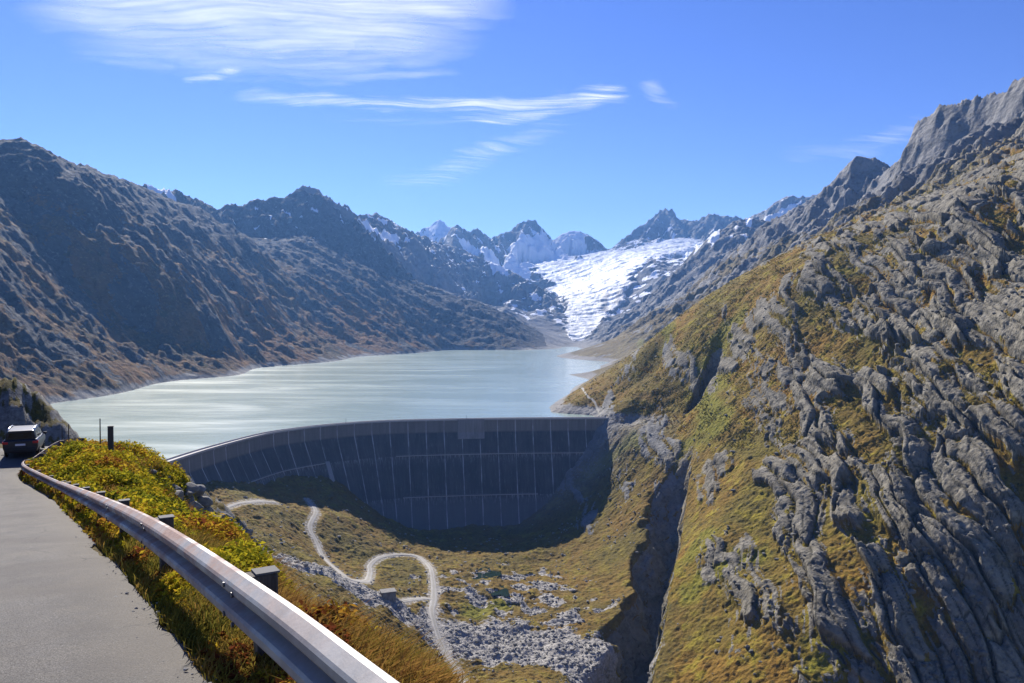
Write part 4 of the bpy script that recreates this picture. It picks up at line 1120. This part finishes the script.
ls = np.interp(D0, [2, 6, 15, 30, 55], [.022, .032, .05, .075, .1]) * RNG.uniform(.6, 1.4, len(X0))
A_, B_, C_ = rot_basis(len(X0)); P0 = np.stack([lx, ly_, lz_], 1)
w2 = .5
vq = np.stack([P0 - B_ * ls[:, None], P0 + C_ * (ls * w2)[:, None] + A_ * (ls * .15)[:, None], P0 + B_ * ls[:, None], P0 - C_ * (ls * w2)[:, None] + A_ * (ls * .15)[:, None]], 1)[keep_]
hue = np.clip(.43 + .5 * np.repeat(fbm(sp[:, 0] / 3.0, sp[:, 1] / 3.0, 4, 605), nl) + np.repeat(RNG.normal(0, .1, len(sp)) + .22 * (sp[:, 2] < .5), nl) + RNG.normal(0, .1, len(X0)), 0, 1)[keep_]
np_o = np_mesh('undergrowth', vq.reshape(-1, 3), np.arange(len(vq) * 4).reshape(-1, 4), M['leaf'], False, None, dict(hue=np.repeat(hue, 4)))
tag(np_o, kind='stuff')
def grass_cond(x, y, n_, en_, px):
    verge = (n_ > -.12) & (n_ < .35)
    out = sstep(.35, .8, n_) * sstep(en_ + .7 + 5 * sstep(14, 26, y), en_, n_) * np.clip(.55 - .8 * fbm(x / 2.4, y / 2.4, 3, 601) + .6 * sstep(14, 6, y), .08, 1)
    return np.where(verge, np.clip(.75 + .9 * fbm(x / .8, y / .8, 3, 607), 0, 1) * sstep(2.0, 4.5, y), out) * (y < 58)
sp = scatter(11500, grass_cond)
nb = 16
X0 = np.repeat(sp[:, 0], nb); Y0 = np.repeat(sp[:, 1], nb); nn = len(X0)
spread = np.interp(Y0, [2, 10, 40], [.09, .15, .3])
bx_ = X0 + RNG.normal(0, 1, nn) * spread; by_ = Y0 + RNG.normal(0, 1, nn) * spread; by_ = np.maximum(by_, 1.5)
bz_ = nsample(Zn, bx_, by_) - .02
L_ = np.repeat((.16 + .22 * RNG.random(len(sp))) * np.where(sp[:, 2] < .5, .55, 1) * np.interp(sp[:, 1], [2, 10, 40], [.9, 1.2, 1.7]), nb) * RNG.uniform(.6, 1.2, nn)
az_ = RNG.uniform(0, 2 * math.pi, nn); lean = RNG.uniform(.1, .75, nn)
dx_ = np.cos(az_) * lean + .25; dy_ = np.sin(az_) * lean - .15
ww = np.interp(Y0, [2, 6, 20, 50], [.0035, .006, .014, .035])
side = np.stack([-np.sin(az_), np.cos(az_), np.zeros(nn)], 1) * ww[:, None]
b0 = np.stack([bx_, by_, bz_], 1); m0 = b0 + np.stack([dx_ * L_ * .35, dy_ * L_ * .35, L_ * .62], 1); t0 = b0 + np.stack([dx_ * L_, dy_ * L_, L_ * .85], 1)
vv = np.stack([b0 - side, b0 + side, m0 + side * .8, m0 - side * .8, t0], 1)
base_i = np.arange(nn)[:, None] * 5
fq = np.concatenate([base_i + np.array([0, 1, 2]), base_i + np.array([0, 2, 3]), base_i + np.array([3, 2, 4])])
hue = np.clip(.5 + .5 * np.repeat(fbm(sp[:, 0] / 2.2, sp[:, 1] / 2.2, 4, 609), nb) + .2 * sstep(9, 4, Y0) * (np.repeat(sp[:, 2], nb) > .6) - .12 * (np.repeat(sp[:, 2], nb) < .5) + RNG.normal(0, .12, nn), 0, 1)
kq = nsample(nE, bx_, by_) > -.16; fq = fq[np.concatenate([kq, kq, kq])]
go = np_mesh('grass', vv.reshape(-1, 3), fq, M['blade'], False, None, dict(hue=np.repeat(hue, 5)))
tag(go, kind='stuff')
# ------------------------------------------------------------------ dark SUV at the bend (axes: +y forward, x right)
p = at(25.5, 458, 47.3)
CARZ = float(np.interp(0, [0, 1], [p.z, p.z]))
dC, zC, _, sC = poly_dist(np.array([p.x]), np.array([p.y]), EDGEg)
suv = empty('suv', (p.x, p.y, float(zC[0]) + .03), math.radians(25))
suv.scale = (.93, .93, .93)
tag(suv, 'dark blue black SUV seen from behind, driving round the bend of the road', 'car')
t = NT('car_paint'); M['paint'] = t.set((.006, .008, .016), .3, .0, spec=.5)
M['glass'] = NT('tinted_glass').set((.004, .005, .006), .12, spec=.4)
M['trim'] = NT('black_plastic').set((.012, .012, .012), .55)
M['chrome'] = NT('roof_rail_alloy').set((.75, .76, .78), .22, .95)
M['tail'] = NT('tail_lens').set((.5, .01, .015), .2, spec=.5)
M['tyre'] = NT('tyre_rubber').set((.012, .012, .012), .85)
M['rim'] = NT('alloy_rim').set((.45, .46, .48), .3, .9)
M['plate'] = NT('plate_white').set((.7, .71, .74), .4)
HW = .95
# lofted body: stations from tail to nose: (y, [(half width, z)...]) from sill to roof
ST_ = [(-2.32, [(.78, .42), (.86, .62), (.86, .82), (.84, .98), (.80, 1.02)]),
       (-2.26, [(.84, .36), (.93, .6), (.94, .85), (.92, 1.03), (.84, 1.10)]),
       (-1.7, [(.88, .32), (.95, .6), (.96, .88), (.94, 1.06), (.88, 1.12)]),
       (0, [(.88, .3), (.95, .6), (.96, .86), (.94, 1.02), (.88, 1.08)]),
       (1.2, [(.88, .3), (.95, .6), (.96, .84), (.93, .98), (.84, 1.05)]),
       (1.95, [(.85, .32), (.93, .58), (.93, .78), (.88, .9), (.75, .96)]),
       (2.28, [(.76, .36), (.84, .55), (.84, .7), (.78, .8), (.6, .84)]),
       (2.36, [(.7, .4), (.76, .52), (.76, .64), (.7, .72), (.55, .75)])]
def loft(st, name, mat, parent, smooth=True, bev=0):
    mb = MB(); rings = []
    for y, pr in st:
        ring = [(w_, y, z) for w_, z in pr] + [(-w_, y, z) for w_, z in pr[::-1]]
        rings.append(ring)
    m = len(rings[0]); vs = [v for r in rings for v in r]; fs = []
    for i in range(len(rings) - 1):
        for k_ in range(m):
            fs.append((i * m + k_, i * m + (k_ + 1) % m, (i + 1) * m + (k_ + 1) % m, (i + 1) * m + k_))
    fs.append(tuple(range(m))[::-1]); fs.append(tuple((len(rings) - 1) * m + k_ for k_ in range(m)))
    mb.add(vs, fs); return mb.build(name, mat, parent, smooth=False, bevel=bev)
loft(ST_, 'body', M['paint'], suv, bev=.03)
CB = [(-2.18, [(.83, 1.07), (.80, 1.2), (.72, 1.56), (.66, 1.62)]), (-2.0, [(.85, 1.07), (.82, 1.2), (.73, 1.6), (.66, 1.67)]), (-1.0, [(.86, 1.06), (.83, 1.2), (.74, 1.64), (.66, 1.71)]),
      (.2, [(.86, 1.04), (.83, 1.18), (.73, 1.64), (.64, 1.7)]), (.75, [(.84, 1.03), (.8, 1.15), (.68, 1.52), (.6, 1.57)]), (1.35, [(.8, 1.0), (.74, 1.05), (.6, 1.1), (.5, 1.12)])]
loft(CB, 'cabin', M['paint'], suv, bev=.02)
mb = MB(); mb.add([(-.68, -2.215, 1.14), (.68, -2.215, 1.14), (.6, -2.195, 1.52), (-.6, -2.195, 1.52), (-.68, -2.17, 1.14), (.68, -2.17, 1.14), (.6, -2.15, 1.52), (-.6, -2.15, 1.52)],
    [(0, 1, 2, 3), (4, 7, 6, 5), (0, 4, 5, 1), (1, 5, 6, 2), (2, 6, 7, 3), (3, 7, 4, 0)]); mb.build('rear_window', M['glass'], suv)
for s_ in (-1, 1):
    mb = MB()
    for ya, yb in ((-2.0, -1.3), (-1.22, -.2), (-.12, .78)):
        yt = yb - (.22 if yb > .5 else 0)
        mb.add([(s_ * .842, ya, 1.19), (s_ * .842, yb, 1.18), (s_ * .752, yt, 1.52), (s_ * .752, ya + .08, 1.52), (s_ * .815, ya, 1.19), (s_ * .815, yb, 1.18), (s_ * .725, yt, 1.52), (s_ * .725, ya + .08, 1.52)],
               [(0, 1, 2, 3), (4, 7, 6, 5), (0, 4, 5, 1), (1, 5, 6, 2), (2, 6, 7, 3), (3, 7, 4, 0)])
    mb.build('side_window', M['glass'], suv)
    mb = MB(); mb.tube([(s_ * .66, -1.95, 1.66), (s_ * .68, -1.85, 1.745), (s_ * .68, -.2, 1.775), (s_ * .66, .3, 1.70)], .03, 8); mb.build('roof_rail', M['chrome'], suv, smooth=True)
    mb = MB(); mb.box((s_ * .80, -2.29, .93), (.3, .09, .15)); mb.box((s_ * .93, -2.2, .95), (.06, .22, .14)); mb.build('tail_light', M['tail'], suv, bevel=.02)
    mb = MB(); mb.box((s_ * 1.03, .72, 1.12), (.2, .1, .15)); mb.box((s_ * .92, .74, 1.08), (.1, .05, .05)); mb.build('wing_mirror', M['paint'], suv, bevel=.03)
    for y in (-1.42, 1.42):
        wb = MB(); prof_ = [(.36, -.09), (.375, -.06), (.375, .06), (.36, .09), (.25, .1), (.24, .0), (.25, -.1)]
        n_ = 28
        vs = [(s_ * .84 + b_, y + r_ * math.cos(2 * math.pi * k_ / n_), .375 + r_ * math.sin(2 * math.pi * k_ / n_)) for k_ in range(n_) for r_, b_ in prof_]
        m_ = len(prof_); fs = [(k_ * m_ + j, k_ * m_ + (j + 1) % m_, ((k_ + 1) % n_) * m_ + (j + 1) % m_, ((k_ + 1) % n_) * m_ + j) for k_ in range(n_) for j in range(m_)]
        wb.add(vs, fs)
        wh = MB(); wh.tube([(s_ * .84 - .04 * s_, y, .375), (s_ * .84 + .07 * s_, y, .375)], [.2, .06], 20)
        for q in range(5):
            a = 2 * math.pi * q / 5; wh.box((s_ * .9, y + .13 * math.cos(a), .375 + .13 * math.sin(a)), (.03, .22, .05), Matrix.Rotation(a, 3, 'X'))
        wo = wb.build('wheel', M['tyre'], suv, smooth=True); wh.build('rim', M['rim'], wo)
mb = MB(); mb.box((0, -2.335, .52), (1.7, .12, .26), None, .97); mb.build('bumper', M['trim'], suv, bevel=.03)
mb = MB(); mb.box((0, -2.345, .80), (.54, .03, .12)); mb.build('number_plate', M['plate'], suv, bevel=.008)
mb = MB(); mb.box((0, -2.16, 1.63), (1.2, .2, .04)); mb.build('roof_spoiler', M['paint'], suv, bevel=.012)
mb = MB(); mb.box((0, .0, .33), (1.5, 4.2, .12)); mb.build('underbody', M['trim'], suv)
# ------------------------------------------------------------------ cirrus: thin high sheets of ice fibres, far above and beyond the haze
CH = 4600.0
t = bpy.data.materials.new('cirrus_ice'); t.use_nodes = True; nt = t.node_tree
nt.nodes.remove(nt.nodes['Principled BSDF'])
a = nt.nodes.new('ShaderNodeAttribute'); a.attribute_name = 'dens'
d = nt.nodes.new('ShaderNodeBsdfDiffuse'); d.inputs[0].default_value = (.9, .92, .95, 1)
tr = nt.nodes.new('ShaderNodeBsdfTranslucent'); tr.inputs[0].default_value = (.9, .92, .95, 1)
mx = nt.nodes.new('ShaderNodeMixShader'); mx.inputs[0].default_value = .75
nt.links.new(d.outputs[0], mx.inputs[1]); nt.links.new(tr.outputs[0], mx.inputs[2])
tp = nt.nodes.new('ShaderNodeBsdfTransparent'); m2 = nt.nodes.new('ShaderNodeMixShader')
nt.links.new(a.outputs['Fac'], m2.inputs[0]); nt.links.new(tp.outputs[0], m2.inputs[1]); nt.links.new(mx.outputs[0], m2.inputs[2])
nt.links.new(m2.outputs[0], nt.nodes['Material Output'].inputs[0])
M['cirrus'] = t
def unproject(X, Y, Z):
    a_ = X / Y; q = Z / Y
    b = (q * CT + ST) / (CT - q * ST)
    return CX + F_PX * a_ * (CT + b * ST), CY - F_PX * b
def cirrus(lab, strokes, fib, gain, seed, nx=380, ny=240, dz=0.0, base=.35):
    """strokes: (points [(px,row)], half width in rows, strength); fibres run along `fib` (radians in plan)"""
    ap = np.array([p for s_ in strokes for p in s_[0]], float)
    pad = max(s_[1] for s_ in strokes) * 1.8 + 4
    H = CH + dz
    x0, x1 = ap[:, 0].min() - pad * 2, ap[:, 0].max() + pad * 2
    r0, r1 = ap[:, 1].min() - pad, min(ap[:, 1].max() + pad, 230)
    a_, q_ = ray(np.linspace(x0, x1, nx)[None, :], np.linspace(r0, r1, ny)[:, None])
    q_ = np.broadcast_to(q_, (ny, nx)); Y = H / q_; X = a_ * Y
    U = X * math.cos(fib) + Y * math.sin(fib); W = -X * math.sin(fib) + Y * math.cos(fib)
    wv = (700 if base < .5 else 400) * fbm(X / 5000, Y / 5000, 3, seed)
    Z = H + 50 * fbm(X / 1800, Y / 1800, 3, seed + 5)
    px, row = unproject(X, Y, np.full(X.shape, H))
    sh = 6 * fbm(px / 45, row / 9, 4, seed + 2)
    dn = np.zeros(X.shape)
    for pts, hw, st in strokes:
        sc = [(p[0] / 3.0, p[1], p[2] if len(p) > 2 else 1.0) for p in pts]
        dd_, sv, _, _ = poly_dist(px / 3.0, row + sh * min(1, hw / 14), sc)
        dn = np.maximum(dn, st * sv * sstep(1.3, 0, dd_ / hw))
    f1 = .5 + .75 * fbm(U / 3800, (W + wv) / 330, 5, seed + 7); f2 = .5 + .8 * fbm(U / 1300, (W + wv) / 110, 5, seed + 8)
    dn = dn * np.clip(base + (.8 if base < .5 else .36) * (f1 - .25) + (.4 if base < .5 else .22) * (f2 - .5), 0, 1.6) * gain
    dn = dn - .03
    ix = np.arange(nx * ny).reshape(ny, nx)
    f = np.stack([ix[:-1, :-1].ravel(), ix[:-1, 1:].ravel(), ix[1:, 1:].ravel(), ix[1:, :-1].ravel()], 1)
    ok = (dn.ravel()[f] > .0).any(1); f = f[ok]
    u, inv = np.unique(f, return_inverse=True)
    Vv = np.stack([X.ravel(), Y.ravel(), Z.ravel()], 1)[u]
    o = np_mesh('cirrus_cloud', Vv, inv.reshape(f.shape), M['cirrus'], True, None, dict(dens=np.clip(dn.ravel()[u], 0, .95)))
    o.visible_shadow = True
    return tag(o, lab, 'cloud')
cirrus('broad white veil of cirrus filling the top of the sky, largest of the clouds', [([(120, 8, .6), (230, 10, .9), (350, 6, 1), (405, 4, 1)], 34, .8), ([(150, 40, .5), (280, 38, .8), (370, 30, .9), (395, 42, .6)], 30, .7), ([(220, 62, .4), (320, 66, .5), (390, 52, .5), (410, 58, .2)], 20, .6), ([(60, 8, .2), (110, 20, .5), (170, 38, .4)], 9, .5), ([(110, 62, .4), (170, 66, .5)], 4, .35), ([(300, 78, .4), (420, 73, .6), (450, 73, .3)], 5, .5)], .05, .95, 701, base=.75)
cirrus('long thin streak of cirrus with a bright feathered head at its right end', [([(255, 98, .25), (330, 100, .55), (420, 103, .65), (500, 106, .8), (545, 105, .9), (580, 102, .9), (602, 96, 1)], 9, .9), ([(470, 118, .5), (510, 118, .9), (550, 110, .9)], 7, .7), ([(580, 101, .8), (606, 91, .9)], 7, .7), ([(330, 118, .2), (430, 122, .3), (500, 122, .3)], 6, .4)], -.03, .95, 731)
cirrus('faint low wisp of cirrus under the long streak, above the snowy peaks', [([(405, 180, .5), (440, 176, .8), (470, 160, .8), (500, 146, 1), (530, 136, .7), (552, 126, .4)], 10, .38)], .35, .9, 751)
cirrus('short bright wisp of cirrus at the lower left edge of the broad veil', [([(192, 79, .5), (215, 76, 1), (232, 70, .8)], 4, .55)], .1, 1, 771, 160, 80)
cirrus('small hooked wisp of cirrus right of the bright feathered head', [([(650, 84, .6), (656, 94, .9), (672, 105, .4)], 4.5, .38)], .5, 1, 781, 160, 120)
cirrus('pale wisp of cirrus low in the sky left of the right-hand cliffs', [([(800, 156, .5), (850, 150, .8), (900, 134, .9), (925, 122, .5)], 10, .26)], .2, 1, 791, 260, 160)
# ------------------------------------------------------------------ loose stones on the slopes and in the spoil (beyond counting)
def stone_protos(n):
    out = []
    for k_ in range(n):
        bm = bmesh.new(); bmesh.ops.create_icosphere(bm, subdivisions=1, radius=1); rs = random.Random(900 + k_)
        for v in bm.verts: v.co *= rs.uniform(.65, 1.15)
        bm.verts.ensure_lookup_table()
        out.append((np.array([v.co[:] for v in bm.verts]), np.array([[v.index for v in f.verts] for f in bm.faces]))); bm.free()
    return out
SP = stone_protos(6)
def stones(name, mask, N, smin, smax, seed, mat, zoff=.1):
    rg_ = np.random.default_rng(seed)
    w_ = (mask * (Yg[:, :1] * 0 + 1)).ravel(); area = (np.gradient(LV)[:, None] * Yg * Yg).ravel() / 1e5
    w_ = w_ * area ** .35; w_ = np.clip(w_, 0, None); w_ /= w_.sum()
    ii = rg_.choice(len(w_), N, p=w_)
    c = V[ii] + rg_.normal(0, .5, (N, 3)) * np.array([1, 1, 0])
    s_ = smin * (smax / smin) ** (rg_.random(N) ** 2.2)
    vs, fs, n0 = [], [], 0
    for k_, (pv_, pf) in enumerate(SP):
        m_ = np.where(np.arange(N) % len(SP) == k_)[0]
        if not len(m_): continue
        a = rg_.uniform(0, 2 * math.pi, len(m_)); ca_, sa_ = np.cos(a), np.sin(a)
        q = pv_[None] * (s_[m_][:, None, None] * np.stack([rg_.uniform(.8, 1.5, len(m_)), rg_.uniform(.7, 1.1, len(m_)), rg_.uniform(.5, .9, len(m_))], 1)[:, None, :])
        x = q[..., 0] * ca_[:, None] - q[..., 1] * sa_[:, None]; y = q[..., 0] * sa_[:, None] + q[..., 1] * ca_[:, None]
        q = np.stack([x, y, q[..., 2]], -1) + c[m_][:, None, :] + np.array([0, 0, 1.0]) * (s_[m_] * zoff)[:, None, None]
        fs.append((pf[None] + (np.arange(len(m_)) * len(pv_))[:, None, None]).reshape(-1, 3) + n0)
        vs.append(q.reshape(-1, 3)); n0 += q.shape[0] * q.shape[1]
    o = np_mesh(name, np.concatenate(vs), np.concatenate(fs), mat, False); tag(o, kind='stuff'); return o
t = NT('stone_grey'); co = t.coord('Object'); n1 = t.noise(co, .35, 5, .7); n2 = t.noise(co, 2.5, 5, .7)
c = t.mix(t.rng(n1, .3, .7), (.15, .145, .13), (.34, .33, .3)); c = t.mix(t.rng(n2, .5, .7, 0, .6), c, (.05, .05, .045))
M['stone'] = t.set(c, .92)
t = NT('stone_dark'); co = t.coord('Object'); n1 = t.noise(co, .35, 5, .7)
M['stone_d'] = t.set(t.mix(t.rng(n1, .3, .7), (.06, .06, .053), (.17, .165, .145)), .92)
notrack = sstep(3.0, 4.5, Tdist)
stones('scree', gravel * notrack * sstep(700, 600, Yg), 7000, .15, 1.4, 1, M['stone'])
stones('loose_rocks', right * (.25 + cover) * sstep(760, 600, Yg) * (RAV < 4), 7000, .25, 2.0, 2, M['stone_d'])
stones('loose_stones', (hill + sstep(690, 640, PXg) * sstep(730, 690, Yg) * sstep(300, 400, Yg) * .5) * notrack * (RAV < 4) * sstep(-.2, .5, fbm(Xg / 25, Yg / 25, 4, 801)), 4500, .2, 1.3, 3, M['stone'])
# grit and crumbs along the road edge
N = 1100; rg_ = np.random.default_rng(8); lv_ = rg_.uniform(math.log(2.5), math.log(22), N * 6); px_ = rg_.uniform(0, 330, N * 6)
y_ = np.exp(lv_); x_ = (px_ - CX) / F_PX / CT * y_; n_ = nsample(nE, x_, y_)
ok_ = rg_.random(N * 6) < np.where((n_ > -.75) & (n_ < .3), np.clip(1.1 + n_ * 1.4, 0, 1), 0) * np.clip(.4 + fbm(x_ / .7, y_ / .7, 3, 811), 0, 1)
x_, y_ = x_[ok_][:N], y_[ok_][:N]; vs, fs, n0 = [], [], 0
for k_ in range(len(x_)):
    pv_, pf = SP[k_ % 6]; s_ = .0027 * (6 ** (rg_.random() ** 2)) * min(1.6, .6 + y_[k_] / 10)
    z_ = max(float(nsample(Zn, x_[k_:k_+1], y_[k_:k_+1])[0]), -99) + (.065 if n_[ok_][k_] < -.1 else .01)
    vs.append(pv_ * s_ * np.array([1.2, 1, .7]) + np.array([x_[k_], y_[k_], z_])); fs.append(pf + n0); n0 += len(pv_)
tag(np_mesh('gravel_grit', np.concatenate(vs), np.concatenate(fs), M['stone'], False), kind='stuff')
# ------------------------------------------------------------------ tussocks and dwarf shrubs on the slopes across the valley
rg_ = np.random.default_rng(21)
wgt = np.clip(1 - rock - gravel * 1.2, 0, 1) * np.clip(right + hill + sstep(690, 640, PXg) * sstep(740, 700, Yg) * (PXg > 180), 0, 1) * sstep(1000, 700, Yg) * sstep(230, 260, Yg) * notrack * (RAV < 5) * np.clip(.35 + 1.1 * fbm(Xg / 16, Yg / 16, 5, 821), 0, 1) * (Zd > LAKE_Z + 5 * (Yg > 740))
area = (np.gradient(LV)[:, None] * Yg * Yg)
w_ = (wgt * area ** .6).ravel(); w_ /= w_.sum()
N = 30000; ii = rg_.choice(len(w_), N, p=w_); q = 7
c_ = np.repeat(V[ii], q, axis=0); sz_ = np.repeat(.28 + .75 * rg_.random(N) ** 2.5, q)
off = rg_.normal(0, 1, (N * q, 3)) * (sz_ * .5)[:, None]; off[:, 2] = np.abs(off[:, 2]) * .8
A_ = rg_.normal(size=(N * q, 3)); A_[:, 2] += .9; A_ /= np.linalg.norm(A_, axis=1)[:, None]
B_ = rg_.normal(size=(N * q, 3)); B_ -= (B_ * A_).sum(1)[:, None] * A_; B_ /= np.linalg.norm(B_, axis=1)[:, None]; C_ = np.cross(A_, B_)
P0 = c_ + off; h_ = (sz_ * .55)[:, None]
vq = np.stack([P0 - B_ * h_, P0 + C_ * h_ * .7, P0 + B_ * h_, P0 - C_ * h_ * .7], 1)
lu_ = lush.ravel()[ii]
hue = np.clip(np.repeat(.42 + .5 * fbm(V[ii, 0] / 30, V[ii, 1] / 30, 4, 823) + rg_.normal(0, .16, N) - .25 * lu_, q) + rg_.normal(0, .05, N * q), 0, 1)
M['tuss'] = leaf_material('tussock_leaves', [(0, (.03, .035, .01)), (.25, (.075, .08, .014)), (.5, (.25, .2, .022)), (.75, (.2, .115, .02)), (1, (.15, .05, .018))], .3)
tag(np_mesh('tussocks', vq.reshape(-1, 3), np.arange(N * q * 4).reshape(-1, 4), M['tuss'], False, None, dict(hue=np.repeat(hue, 4))), kind='stuff')
# ------------------------------------------------------------------ haze: one closed box of thin air
mb = MB(); mb.box((0, 4500, 395), (13000, 11000, 1400))
hm = bpy.data.materials.new('haze_air'); hm.use_nodes = True
ht = hm.node_tree; ht.nodes.remove(ht.nodes['Principled BSDF'])
pv = ht.nodes.new('ShaderNodeVolumePrincipled')
pv.inputs['Color'].default_value = (.2, .46, 1.0, 1); pv.inputs['Density'].default_value = 5.2e-5; pv.inputs['Anisotropy'].default_value = .35
ht.links.new(pv.outputs[0], ht.nodes['Material Output'].inputs['Volume'])
hz_ = mb.build('haze', hm); tag(hz_, kind='stuff')
